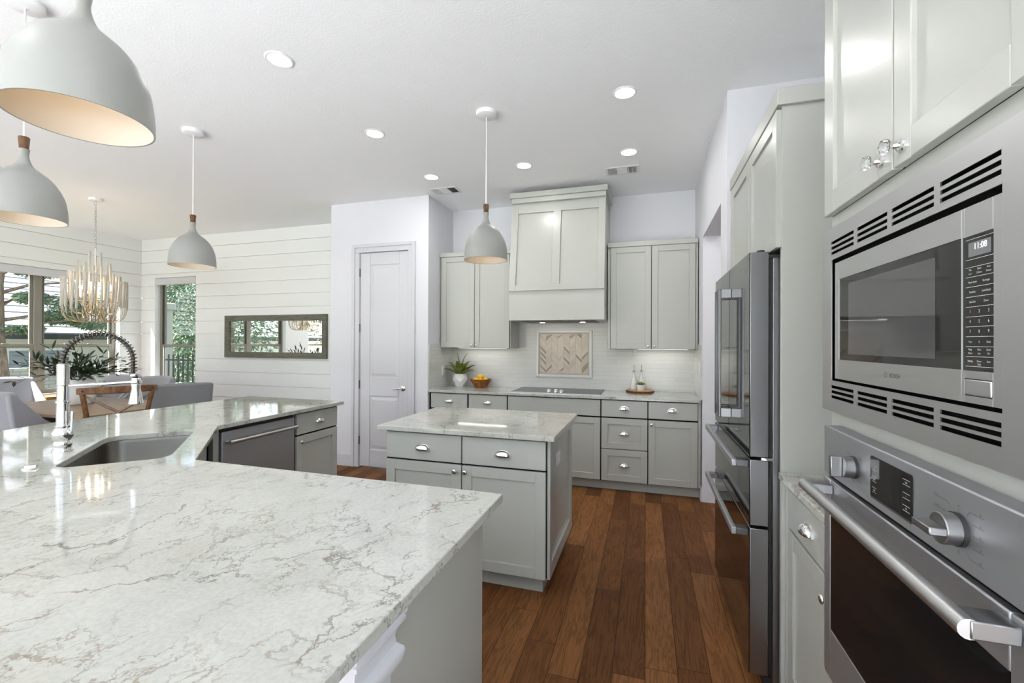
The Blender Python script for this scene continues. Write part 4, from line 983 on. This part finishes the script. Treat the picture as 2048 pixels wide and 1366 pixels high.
# ------------------------------------------------------------------ ceiling fixtures
LIGHTS = [(-2.005, 1.993, 'recessed ceiling light nearest the camera, left row'), (-2.004, 2.913, 'middle recessed ceiling light of the left row'), (-1.998, 3.836, 'recessed ceiling light near the pantry wall, beside the left vent'), (-1.062, 3.824, 'recessed ceiling light in front of the hood, right of the small pendant'), (-.142, 3.802, 'recessed ceiling light beside the right ceiling vent'), (-.135, 2.893, 'recessed ceiling light at right, toward the refrigerator side')]
def downlight(x, y, lb, watts=DOWNLIGHT_W):
    t = thing('recessed_light', lb, 'ceiling light', (x, y, H), 'recessed ceiling lights')
    MB().lathe([(.062, 0), (.077, 0), (.077, -.003), (.070, -.007), (.062, -.005)], (x, y, H), 32, closed=True).build('trim_ring', M['whitemetal'], t, smooth=40)
    MB().lathe([(0, -.004), (.062, -.004), (.062, -.001), (0, -.001)], (x, y, H), 32).build('lens', M['lamp'], t)
    area_light('downlight_beam', (x, y, H-.008), t, .12, watts, (1, .985, .96))
for L in LIGHTS: downlight(*L)
# unseen copies of the fixture, added out of view to brighten the room
for k, (x, y, lb) in enumerate([(-2.0, .15, 'added unseen recessed light over the bar'), (-.14, .15, 'added unseen recessed light beside the oven wall'), (-5.2, -1.2, 'added unseen recessed light over the left of the living room'), (-3.2, -1.6, 'added unseen recessed light over the middle of the living room'), (-1.2, -1.6, 'added unseen recessed light behind the kitchen'), (-5.2, .6, 'added unseen recessed light between the bar and the left living room windows')]): downlight(x, y, lb)
downlight(1.7, 4.0, 'added unseen recessed light in the hall beyond the right doorway', 14)  # added lamp out of view, brightens the hall behind the doorway
def vent(x, y, lb):
    t = thing('ceiling_vent', lb, 'vent', (x, y, H), 'ceiling air vents'); hw, hh = .150, .095
    mb = MB(); pframe(mb, x-hw, x+hw, y-hh, y+hh, [(x-hw+.022, x+hw-.022, y-hh+.022, y+hh-.022)], H-.007, H-.0005); mb.build('frame', M['whitemetal'], t, bevel=.002)
    MB().box(x-hw+.022, x+hw-.022, y-hh+.022, y+hh-.022, H-.002, H-.0005).build('duct', M['gap'], t)
    mb = MB()
    for k in range(7):
        for sgn in (-1, 1):
            xx = x+sgn*(.052+.0115*k); mb.add([(xx, y-hh+.022, H-.003), (xx+sgn*.008, y-hh+.022, H-.011), (xx+sgn*.0088, y-hh+.022, H-.0105), (xx+sgn*.0008, y-hh+.022, H-.0025), (xx, y+hh-.022, H-.003), (xx+sgn*.008, y+hh-.022, H-.011), (xx+sgn*.0088, y+hh-.022, H-.0105), (xx+sgn*.0008, y+hh-.022, H-.0025)], [(0, 1, 2, 3), (4, 7, 6, 5), (0, 4, 5, 1), (1, 5, 6, 2), (2, 6, 7, 3), (3, 7, 4, 0)])
    for k in range(9): yy = y-hh+.028+.0155*k; mb.box(x-.042, x+.042, yy, yy+.006, H-.009, H-.003)
    for sgn in (-1, 1): mb.box(x+sgn*.046-.003, x+sgn*.046+.003, y-hh+.022, y+hh-.022, H-.010, H-.002)
    mb.build('louvres', M['whitemetal'], t)
vent(-2.030, 4.218, 'white ceiling vent by the pantry corner, left of the small pendant')
vent(-.215, 4.185, 'white ceiling vent right of the hood')

# pendants
def pendant(x, y, lb):
    t = thing('pendant_light', lb, 'pendant light', (x, y, H), 'white dome pendants')
    MB().lathe([(0, -.034), (.052, -.034), (.070, -.026), (.073, -.016), (.073, 0), (0, 0)], (x, y, H), 32).build('canopy', M['whitemetal'], t, smooth=40)
    MB().tube([(x, y, H-.03), (x, y, 2.39)], .0038, 10).build('rod', M['whitemetal'], t, smooth=60)
    z0 = 2.0
    MB().lathe([(0, .332), (.0165, .332), (.0205, .387), (.018, .391), (0, .391)], (x, y, z0), 24).build('wood_cap', M['capwood'], t, smooth=40)
    pr = [(.152, 0), (.1515, .03), (.148, .07), (.140, .115), (.121, .160), (.094, .200), (.062, .228), (.038, .248), (.024, .272), (.0172, .300), (.0185, .318), (.0205, .332)]
    prs = []
    for i in range(len(pr)-1):   # Catmull-Rom refinement of the bell profile
        p0, p1, p2, p3 = pr[max(i-1, 0)], pr[i], pr[i+1], pr[min(i+2, len(pr)-1)]
        for k in range(4):
            f = k/4; prs.append(tuple(.5*((2*p1[j])+(-p0[j]+p2[j])*f+(2*p0[j]-5*p1[j]+4*p2[j]-p3[j])*f*f+(-p0[j]+3*p1[j]-3*p2[j]+p3[j])*f**3) for j in (0, 1)))
    prs.append(pr[-1])
    inner = [(max(r-.004, .012), z) for r, z in prs[::-1] if z < .325]
    sh = MB().lathe(prs+[(.010, .331)]+inner, (x, y, z0), 48, closed=True).build('shade', M['shade'], t, smooth=50)
    MB().lathe([(max(r-.0003, .005), z+.0008) for r, z in inner], (x, y, z0), 48).build('liner', M['liner'], sh, smooth=50)
    MB().ball((x, y, z0+.155), .032, 14, 9).build('bulb', M['bulb'], t, smooth=60)
    point_light('bulb_light', (x, y, z0+.105), t, .012, BULB_W, (1, .60, .26))
pendant(-1.071, 2.870, 'white dome pendant hanging over the small island')
pendant(-1.420, .767, 'largest white dome pendant in the near top left corner')
pendant(-2.826, 1.307, 'white dome pendant at the left edge, below the nearest one')
pendant(-3.314, 2.485, 'white dome pendant over the far end of the bar, right of the chandelier')

# chandelier
CX, CY = -5.95, 3.352
t = thing('chandelier', 'round whitewashed wood tube chandelier with candle bulbs over the dining table', 'chandelier', (CX, CY, H))
MB().lathe([(0, -.028), (.060, -.028), (.064, -.022), (.064, 0), (0, 0)], (CX, CY, H), 28).build('canopy', M['whitemetal'], t, smooth=40)
z = H-.028; mb = MB(); k = 0
def link(mb, cz, rx, rz_, th_, flip):
    pts = []
    for i in range(13):
        an = 2*PI*i/12; a, b = rx*math.cos(an), rz_*math.sin(an); pts.append((CX+(a if flip else 0), CY+(0 if flip else a), cz+b))
    mb.tube(pts, th_, 6, cap=False)
link(mb, z-.022, .022, .022, .003, True); z -= .046
while z > 2.49: link(mb, z-.018, .009, .021, .0024, k % 2 == 0); z -= .032; k += 1
link(mb, z-.012, .016, .016, .003, True)
mb.build('chain', M['tubewood'], t, smooth=60)
MB().tube([(CX, CY, 2.47), (CX, CY, 1.86)], .006, 8).build('stem', M['whitemetal'], t)
MB().lathe([(.20, .0), (.206, 0), (.206, .008), (.20, .008)], (CX, CY, 1.86), 36, closed=True).build('ring_frame', M['goldwire'], t, smooth=40)
rn = random.Random(11)
tubes = [(28, .272, 1.805, 2.10), (16, .205, 1.86, 2.19), (8, .13, 1.95, 2.29), (3, .06, 2.0, 2.40)]
for cnt, r, zb, zt in tubes:
    for i in range(cnt):
        an = 2*PI*(i+.3*rn.random())/cnt+r; dz = rn.uniform(-.03, .03); lean = rn.uniform(-.012, .012)
        ca_, sa_ = math.cos(an), math.sin(an); x0_, y0_ = CX+r*ca_, CY+r*sa_; x1_, y1_ = CX+(r+lean)*math.cos(an+.05), CY+(r+lean)*math.sin(an+.05)
        w_ = MB().tube([(x0_, y0_, zb+dz), ((x0_+x1_)/2+.006, (y0_+y1_)/2, (zb+zt)/2+dz), (x1_, y1_, zt+dz)], .0105, 7).build('wood_tube', M['tubewood'], t, smooth=50)
        if cnt > 5:
            pts = [(x0_, y0_, zb+dz)]
            for s in range(1, 9): a_ = PI*s/8; rr = r-(r-.06)*(1-math.cos(a_))/2; pts.append((CX+rr*ca_, CY+rr*sa_, zb-.02-(.145 if cnt > 20 else .11)*math.sin(a_)))
            MB().tube(pts, .0032, 5).build('wire', M['goldwire'], w_, smooth=60)
for i in range(6):
    an = 2*PI*i/6+.4; x_, y_ = CX+.155*math.cos(an), CY+.155*math.sin(an)
    s_ = MB().lathe([(0, 0), (.012, 0), (.012, .07), (0, .07)], (x_, y_, 1.92), 12).build('candle_sleeve', M['whitemetal'], t, smooth=30)
    MB().lathe([(.0005, 0), (.010, .004), (.016, .025), (.015, .045), (.007, .068), (.0005, .085)], (x_, y_, 1.99), 12).build('candle_bulb', M['bulb'], s_, smooth=60)
    MB().tube([(CX, CY, 1.90), (CX+.08*math.cos(an), CY+.08*math.sin(an), 1.885), (x_, y_, 1.92)], .004, 6).build('arm', M['goldwire'], t, smooth=60)
point_light('candle_light', (CX, CY, 2.05), t, .10, 5.5, (1, .74, .46))

# ------------------------------------------------------------------ dining set
t = thing('dining_table', 'rectangular oak dining table with dark apron by the left window', 'table', (-5.65, 3.2, 0))
tx0, tx1, ty0, ty1, tz = -6.62, -4.87, 2.65, 3.66, .74
MB().box(tx0, tx1, ty0, ty1, tz-.032, tz).build('tabletop', M['oak'], t, bevel=.004)
MB().box(tx0+.06, tx1-.06, ty0+.06, ty1-.06, tz-.13, tz-.0325).build('apron', M['darkcloth'], t)
for x_ in (-6.22, -5.58):   # trestle pedestals
    MB().box(x_, x_+.14, 3.12, 3.28, .05, tz-.0325).build('leg', M['darkcloth'], t, bevel=.004)
    MB().box(x_+.02, x_+.12, 3.08, 3.32, 0, .05).build('foot', M['darkcloth'], t, bevel=.004)

def grey_chair(m, wings=True):
    t = thing('upholstered_chair', 'x', 'chair', (0, 0, 0), 'grey upholstered dining chairs')
    MB().box(-.25, .25, -.24, .25, .36, .48).build('seat', m, t, bevel=.035, segs=4, local=True)
    nu, nz = 8, 8; mb = MB(); vs = []
    for j, off in ((0, 0), (1, .085)):
        for k in range(nz+1):
            zf = k/nz; zz = .36+zf*.62
            for i in range(nu+1):
                uf = i/nu*2-1; hw = .255+.015*zf
                vs.append((uf*hw, -.245-off+.055*uf*uf-.10*zf*zf, zz+.012*(1-uf*uf)*zf))
    n1 = (nu+1)*(nz+1); idx = lambda s_, k, i: s_*n1+k*(nu+1)+i; fs = []
    for k in range(nz):
        for i in range(nu): fs += [(idx(0, k, i), idx(0, k, i+1), idx(0, k+1, i+1), idx(0, k+1, i)), (idx(1, k, i), idx(1, k+1, i), idx(1, k+1, i+1), idx(1, k, i+1))]
        for i in (0, nu): fs.append((idx(0, k, i), idx(1, k, i), idx(1, k+1, i), idx(0, k+1, i)))
    for i in range(nu):
        for k in (0, nz): fs.append((idx(0, k, i), idx(0, k, i+1), idx(1, k, i+1), idx(1, k, i)))
    mb.add(vs, fs); mb.build('backrest', m, t, bevel=.028, segs=4, local=True, smooth=50)
    for sg in (-1, 1) if wings else ():   # sloping side wings
        MB(lambda a, b, c: (c*sg, a, b)).prism([(-.30, .38), (.16, .38), (.17, .50), (.10, .60), (-.06, .70), (-.22, .86), (-.31, .955), (-.375, .965), (-.33, .70)], .225, .272).build('side_wing', m, t, bevel=.016, segs=3, local=True, smooth=50)
    for x_ in (-.21, .21):
        for y_, d_ in ((-.22, -.05), (.20, .01)): MB().tube([(x_, y_, .37), (x_*1.05, y_+d_, 0)], [.022, .014], 8).build('leg', M['rustic'], t, local=True)
    return t
def put(t, x, y, rz, lb): t.location = (x, y, 0); t.rotation_euler = (0, 0, rz); t['label'] = lb; return t
gA = put(grey_chair(M['fabriclight']), -5.58, 2.58, math.radians(20), 'light grey upholstered chair nearest the bar at the left edge')
gB = put(copy_tree(gA), -6.95, 3.20, math.radians(-90), 'light grey upholstered chair behind the nearest one at the left edge')
gC = put(copy_tree(gA), -6.42, 3.62, math.radians(185), 'light grey chair at the far side of the table, under the room corner')
gD = put(copy_tree(gA), -5.85, 3.62, math.radians(178), 'light grey chair at the far side of the table, in front of the narrow window')
gE = put(grey_chair(M['fabric'], False), -4.95, 3.58, math.radians(58), 'darker grey chair seen from behind, right of the wooden cross-back chair')
def cross_back(lb, x, y, rz):
    t = thing('crossback_chair', lb, 'chair', (x, y, 0), None, rz)
    MB().lathe([(0, .455), (.20, .455), (.215, .462), (.215, .478), (.205, .485), (0, .485)], (0, 0, 0), 28).build('seat', M['rustic'], t, local=True, smooth=40)
    pth = lambda s_: [(s_*.175, -.16, .46), (s_*.20, -.215, .62), (s_*.225, -.255, .80), (s_*.245, -.285, .93)]
    for s_ in (-1, 1):
        MB().tube(pth(s_), [.019, .019, .020, .021], 10).build('back_post', M['rustic'], t, local=True, smooth=50)
        MB().tube([(s_*.175, -.15, .46), (s_*.20, -.20, 0)], [.019, .015], 10).build('leg', M['rustic'], t, local=True, smooth=50)
        MB().tube([(s_*.15, .15, .46), (s_*.185, .19, 0)], [.019, .015], 10).build('leg', M['rustic'], t, local=True, smooth=50)
        q = [(-s_*.188, -.195, .56), (-s_*.06, -.27, .70), (s_*.09, -.30, .80), (s_*.225, -.275, .90)]
        MB().tube(q, [.012, .013, .013, .012], 8).build('cross_brace', M['rustic2'], t, local=True, smooth=50)
    pts = []
    mb = MB(); vs = []; nn = 14
    for i in range(nn+1):
        f = i/nn*2-1; x_ = f*.285; y_ = -.275-.045*(1-f*f); hh = .033-.006*f*f
        vs += [(x_, y_-.017, .945-hh), (x_, y_+.017, .945-hh), (x_, y_+.017, .945+hh), (x_, y_-.017, .945+hh)]
    mb.add(vs, [(4*i+j, 4*i+(j+1) % 4, 4*i+4+(j+1) % 4, 4*i+4+j) for i in range(nn) for j in range(4)]+[(3, 2, 1, 0), tuple(4*nn+j for j in range(4))]); mb.build('top_rail', M['rustic'], t, bevel=.010, segs=3, local=True, smooth=50)
    mb = MB()
    for s_ in (-1, 1): mb.lathe([(0, 0), (.009, 0), (.007, .004), (0, .005)], (s_*.245, -.315, .945), 10, (0, -1, 0))
    mb.build('rail_bolt', M['iron'], t, local=True)
    return t
cross_back('rustic brown cross-back wooden chair behind the faucet', -4.96, 2.966, math.radians(64)).scale = (1, 1, 1.032)
t = thing('console_bench', 'low brown wooden bench along the wall under the left window', 'bench', (-7.45, 4.0, 0))
MB().box(-7.60, -7.32, 3.62, 4.45, .655, .705).build('bench_top', M['consolewood'], t, bevel=.004)
MB().box(-7.58, -7.34, 3.64, 4.43, .56, .654).build('bench_apron', M['consolewood'], t, bevel=.003)
for x_ in (-7.58, -7.40):
    for y_ in (3.65, 4.36): MB().box(x_, x_+.06, y_, y_+.06, 0, .56).build('leg', M['consolewood'], t, bevel=.003)

# vase with olive branches
VX, VY, VZ = -5.93, 3.19, tz
t = thing('vase_of_branches', 'large white ceramic vase with dark green leafy branches on the dining table', 'vase', (VX, VY, VZ))
MB().lathe([(0, 0), (.125, 0), (.138, .010), (.158, .12), (.165, .19), (.160, .25), (.130, .295), (.118, .300), (.112, .295), (.145, .24), (.145, .05), (0, .03)], (VX, VY, VZ), 36).build('vase_body', M['ceramic'], t, smooth=50)
rn = random.Random(5); lf = MB()
def leaf(mb, p, d, L, wd, nrm):
    s_ = d.cross(nrm).normalized()*wd; up_ = s_.cross(d).normalized()*wd*.25
    mb.add([tuple(p), tuple(p+d*L*.35-s_+up_), tuple(p+d*L*.7-s_*.8+up_), tuple(p+d*L), tuple(p+d*L*.7+s_*.8+up_), tuple(p+d*L*.35+s_+up_), tuple(p+d*L*.5)], [(0, 1, 6), (1, 2, 6), (2, 3, 6), (3, 4, 6), (4, 5, 6), (5, 0, 6)])
for i in range(32):
    an = i*2.399; out_ = rn.uniform(.18, .46); up_ = rn.uniform(.04, .30) if i > 6 else rn.uniform(.2, .36)
    p0 = Vector((VX+.06*math.cos(an), VY+.06*math.sin(an), VZ+.26)); p3 = p0+Vector((math.cos(an)*out_, math.sin(an)*out_, up_-.04*rn.random()))
    p1 = p0+Vector((math.cos(an)*.06, math.sin(an)*.06, .12)); pts = []
    for k in range(9): f = k/8; pts.append(p0*(1-f)**2+p1*2*f*(1-f)+p3*f*f)
    MB().tube([tuple(p) for p in pts], [.0032-.0002*k for k in range(9)], 5).build('branch', M['twig'], t)
    for k in range(2, 9):
        for s_ in (-1, 1):
            tg = (pts[k]-pts[k-1]).normalized(); rv = Vector((rn.uniform(-1, 1), rn.uniform(-1, 1), rn.uniform(-.6, .8))); d_ = (tg*.8+rv*.75).normalized()
            leaf(lf, pts[k], d_, rn.uniform(.07, .125), rn.uniform(.011, .017), Vector((rn.uniform(-.5, .5), rn.uniform(-.5, .5), 1)))
lf.build('foliage', M['olive'], t)

# framed mirror on the dining wall
t = thing('wall_mirror', 'long horizontal mirror in a weathered grey-green wood frame on the shiplap wall', 'mirror', (-5.02, YSH, 1.5))
FMi = FN(YSH); mb = MB(FMi)
a, b, c, d = -5.925, -4.125, 1.198, 1.806; e_ = .082
mb.add([(a, c, 0), (b, c, 0), (b, d, 0), (a, d, 0), (a, c, .032), (b, c, .032), (b, d, .032), (a, d, .032), (a+e_, c+e_, .024), (b-e_, c+e_, .024), (b-e_, d-e_, .024), (a+e_, d-e_, .024), (a+e_, c+e_, .006), (b-e_, c+e_, .006), (b-e_, d-e_, .006), (a+e_, d-e_, .006)],
       [(0, 1, 5, 4), (1, 2, 6, 5), (2, 3, 7, 6), (3, 0, 4, 7), (4, 5, 9, 8), (5, 6, 10, 9), (6, 7, 11, 10), (7, 4, 8, 11), (8, 9, 13, 12), (9, 10, 14, 13), (10, 11, 15, 14), (11, 8, 12, 15)])
mb.build('frame', M['mirrorframe'], t, bevel=.002)
MB(FMi).box(a+e_-.005, b-e_+.005, c+e_-.005, d-e_+.005, .003, .0065).build('mirror_glass', M['mirror'], t)

# ------------------------------------------------------------------ outside
GZ = -.25
structure('ground', MB().box(-60, 40, -60, 60, GZ-.1, GZ), M['ground'])
structure('bounce_patio', MB().box(-11.3, 9, -14, YR-.2, GZ, GZ+.04), M['bounce_patio'])  # unseen pale paving, added here and at the side to bounce sunlight indoors
structure('bounce_patio_side', MB().box(1.5, 9, YR-.2, 2.9, GZ, GZ+.04), M['bounce_patio'])
def cluster_tree(name, label, x, y, h, r, trunk_r, branches, clusters, mats, seed, n_per=260, size=.10, group='evergreens outside the windows', lean=(0, 0)):
    t = thing(name, label, 'tree', (x, y, GZ), group); rr = random.Random(seed)
    tr = MB().tube([(x+lean[0]*k/6+.04*math.sin(k*1.7), y+lean[1]*k/6+.04*math.cos(k*1.3), GZ+h*k/6) for k in range(7)], [trunk_r*(1-.11*k) for k in range(7)], 10).build('trunk', M['bark'], t, smooth=60)
    for (z0, an, L, rise) in branches:
        p0 = Vector((x+lean[0]*z0/h, y+lean[1]*z0/h, z0)); dr = Vector((math.cos(an), math.sin(an), 0))
        MB().tube([tuple(p0+dr*L*f+Vector((0, 0, rise*f+.05*math.sin(f*5)))) for f in (0, .25, .5, .75, 1)], [trunk_r*.26, trunk_r*.2, trunk_r*.15, trunk_r*.10, trunk_r*.05], 7).build('branch', M['bark'], t, smooth=60)
    mbs = [MB() for _ in mats]
    for (cx, cy, cz, sx_, sy_, sz_) in clusters:
        for i in range(n_per):
            v = Vector((rr.gauss(0, 1), rr.gauss(0, 1), rr.gauss(0, 1))).normalized()*rr.random()**.5
            p = Vector((cx+v.x*sx_, cy+v.y*sy_, cz+v.z*sz_)); d_ = Vector((v.x+rr.uniform(-.7, .7), v.y+rr.uniform(-.7, .7), rr.uniform(-.75, .3))).normalized()
            s_ = d_.orthogonal().normalized(); s_.rotate(Matrix.Rotation(rr.uniform(0, 2*PI), 3, d_)); L = size*rr.uniform(.6, 1.5); wd = L*.13
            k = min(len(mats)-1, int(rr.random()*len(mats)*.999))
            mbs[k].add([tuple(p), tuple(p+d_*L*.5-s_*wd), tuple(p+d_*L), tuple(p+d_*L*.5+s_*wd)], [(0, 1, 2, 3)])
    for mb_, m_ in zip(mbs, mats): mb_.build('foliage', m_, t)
    return t
G3 = [M['needle'], M['needle2'], M['needle3']]
cluster_tree('cedar_tree', 'cedar with thick bare trunk at the left edge of the left window', -10.0, 4.36, 5.2, 1, .12, [(1.5, .9, 1.1, .42), (1.75, 1.2, 1.2, .15), (2.2, 1.0, 1.1, .35), (2.5, .5, .9, .5), (2.0, 2.2, 1.0, .3), (2.9, -1.0, 1.2, .4), (3.1, 3.4, 1.2, .4)],
             [(-9.7, 5.25, 2.08, .40, .42, .22), (-9.8, 5.0, 1.84, .3, .30, .12), (-9.6, 5.50, 1.74, .4, .38, .11), (-9.5, 5.45, 2.72, .5, .5, .15), (-9.9, 4.80, 2.62, .4, .32, .10), (-9.8, 4.66, 2.15, .2, .2, .10), (-9.7, 5.9, 2.05, .5, .4, .25), (-9.9, 4.6, 1.62, .2, .22, .05), (-10, 3.3, 3.2, .9, .8, .5), (-10, 4.4, 3.8, 1.2, 1.2, .6)], G3, 1, 3200, .060)
cluster_tree('cedar_tree', 'bushy evergreen filling the upper pane of the narrow window', -12.0, 8.6, 5.0, 1, .12, [], [(-11.6, 8.5, 2.6, .9, .7, .8), (-12.2, 8.9, 1.4, .9, .8, .9), (-11.2, 8.4, 1.6, .7, .6, .8), (-12.4, 8.4, 3.2, .9, .8, .7), (-11.3, 8.2, .5, .8, .6, .7), (-12.8, 9.2, 2.2, .8, .7, 1.0)], G3, 2, 4200, .085)
cluster_tree('cedar_tree', 'tall evergreen beside the house, left of the window view', -11.5, .2, 6.0, 1, .16, [], [(-11.4, .2, 2.2, 1.0, 1.0, 1.0), (-11.5, .8, 3.2, 1.0, .7, .9), (-11.2, .9, 2.4, .8, .7, .7), (-11.5, -.7, 1.6, 1.0, .8, .9)], G3, 3, 1100, .15)
cluster_tree('cedar_tree', 'broad evergreen outside the living room windows', -11.0, -4.2, 6.0, 1, .18, [], [(-11, -4.2, 2.2, 1.2, 1.4, 1.2), (-11.3, -2.6, 2.8, 1.0, 1.1, .9)], G3, 4, 900, .18)
# neighbouring house with a light tiled roof
t = thing('neighbour_house', 'neighbouring house with pale tiled roof beyond the left window', 'house', (-16, 7.5, GZ))
MB().box(-20, -14.4, -6, 16, GZ, 1.62).build('house_wall', M['housewall'], t)
mb = MB(); mg = MB(); n = 22; x0_, z0_ = -13.9, 1.56; dx, dz = -.30, .172
for k in range(n):
    xa, za = x0_+dx*k, z0_+dz*k
    mb.add([(xa, -6.5, za+.030), (xa, 16.5, za+.030), (xa+dx, 16.5, za+dz+.004), (xa+dx, -6.5, za+dz+.004), (xa, -6.5, za+.075), (xa, 16.5, za+.075), (xa+dx, 16.5, za+dz+.05), (xa+dx, -6.5, za+dz+.05)], [(0, 3, 2, 1), (4, 5, 6, 7), (0, 1, 5, 4), (2, 3, 7, 6), (1, 2, 6, 5), (3, 0, 4, 7)])
    mg.box(xa-.02, xa+.012, -6.5, 16.5, za-.01, za+.034)  # dark strips put in as the shading under each tile course
mb.build('roof', M['houseroof'], t); mg.build('roof_shade_strips', M['roofshade'], t)
MB().box(-13.95, -13.85, -6.5, 16.5, 1.47, 1.60).build('gutter', M['iron'], t)
for y_ in (6.35, 9.6):
    f = MB(FE(-14.4)); pframe(f, y_, y_+1.15, .25, 1.25, [(y_+.06, y_+.56, .31, 1.19), (y_+.60, y_+1.09, .31, 1.19)], 0, .05); w_ = f.build('window', M['trim'], t)
    MB(FE(-14.4)).box(y_+.06, y_+1.09, .31, 1.19, .005, .015).build('pane', mat('far_glass', (.22, .25, .30), .1), w_)
plain('garden_wall', MB().box(-11.6, -11.4, -3, 12, GZ, .90), M['brick'], 'low painted brick garden wall below the neighbouring roof', 'wall', (-11.5, 5, GZ))
t = thing('stone_pier', 'pale stone pier with cap outside the narrow window', 'pier', (-10.02, 7.0, GZ))
MB().box(-10.12, -10.01, 6.92, 7.08, GZ, 2.12).build('shaft', M['stone'], t, bevel=.01)
MB().box(-10.15, -9.96, 6.88, 7.12, 2.12, 2.27).build('cap', M['stone'], t, bevel=.02)
t = thing('iron_fence', 'black iron picket fence low outside the narrow window', 'fence', (-9, 6.6, GZ))
for z_ in (1.03, .05): MB().box(-9.9, -7.2, 6.59, 6.61, z_, z_+.035).build('rail', M['iron'], t)
for k in range(19):
    x_ = -9.72+.135*k; p_ = MB().box(x_-.011, x_+.011, 6.588, 6.612, GZ, 1.16).build('picket', M['iron'], t)
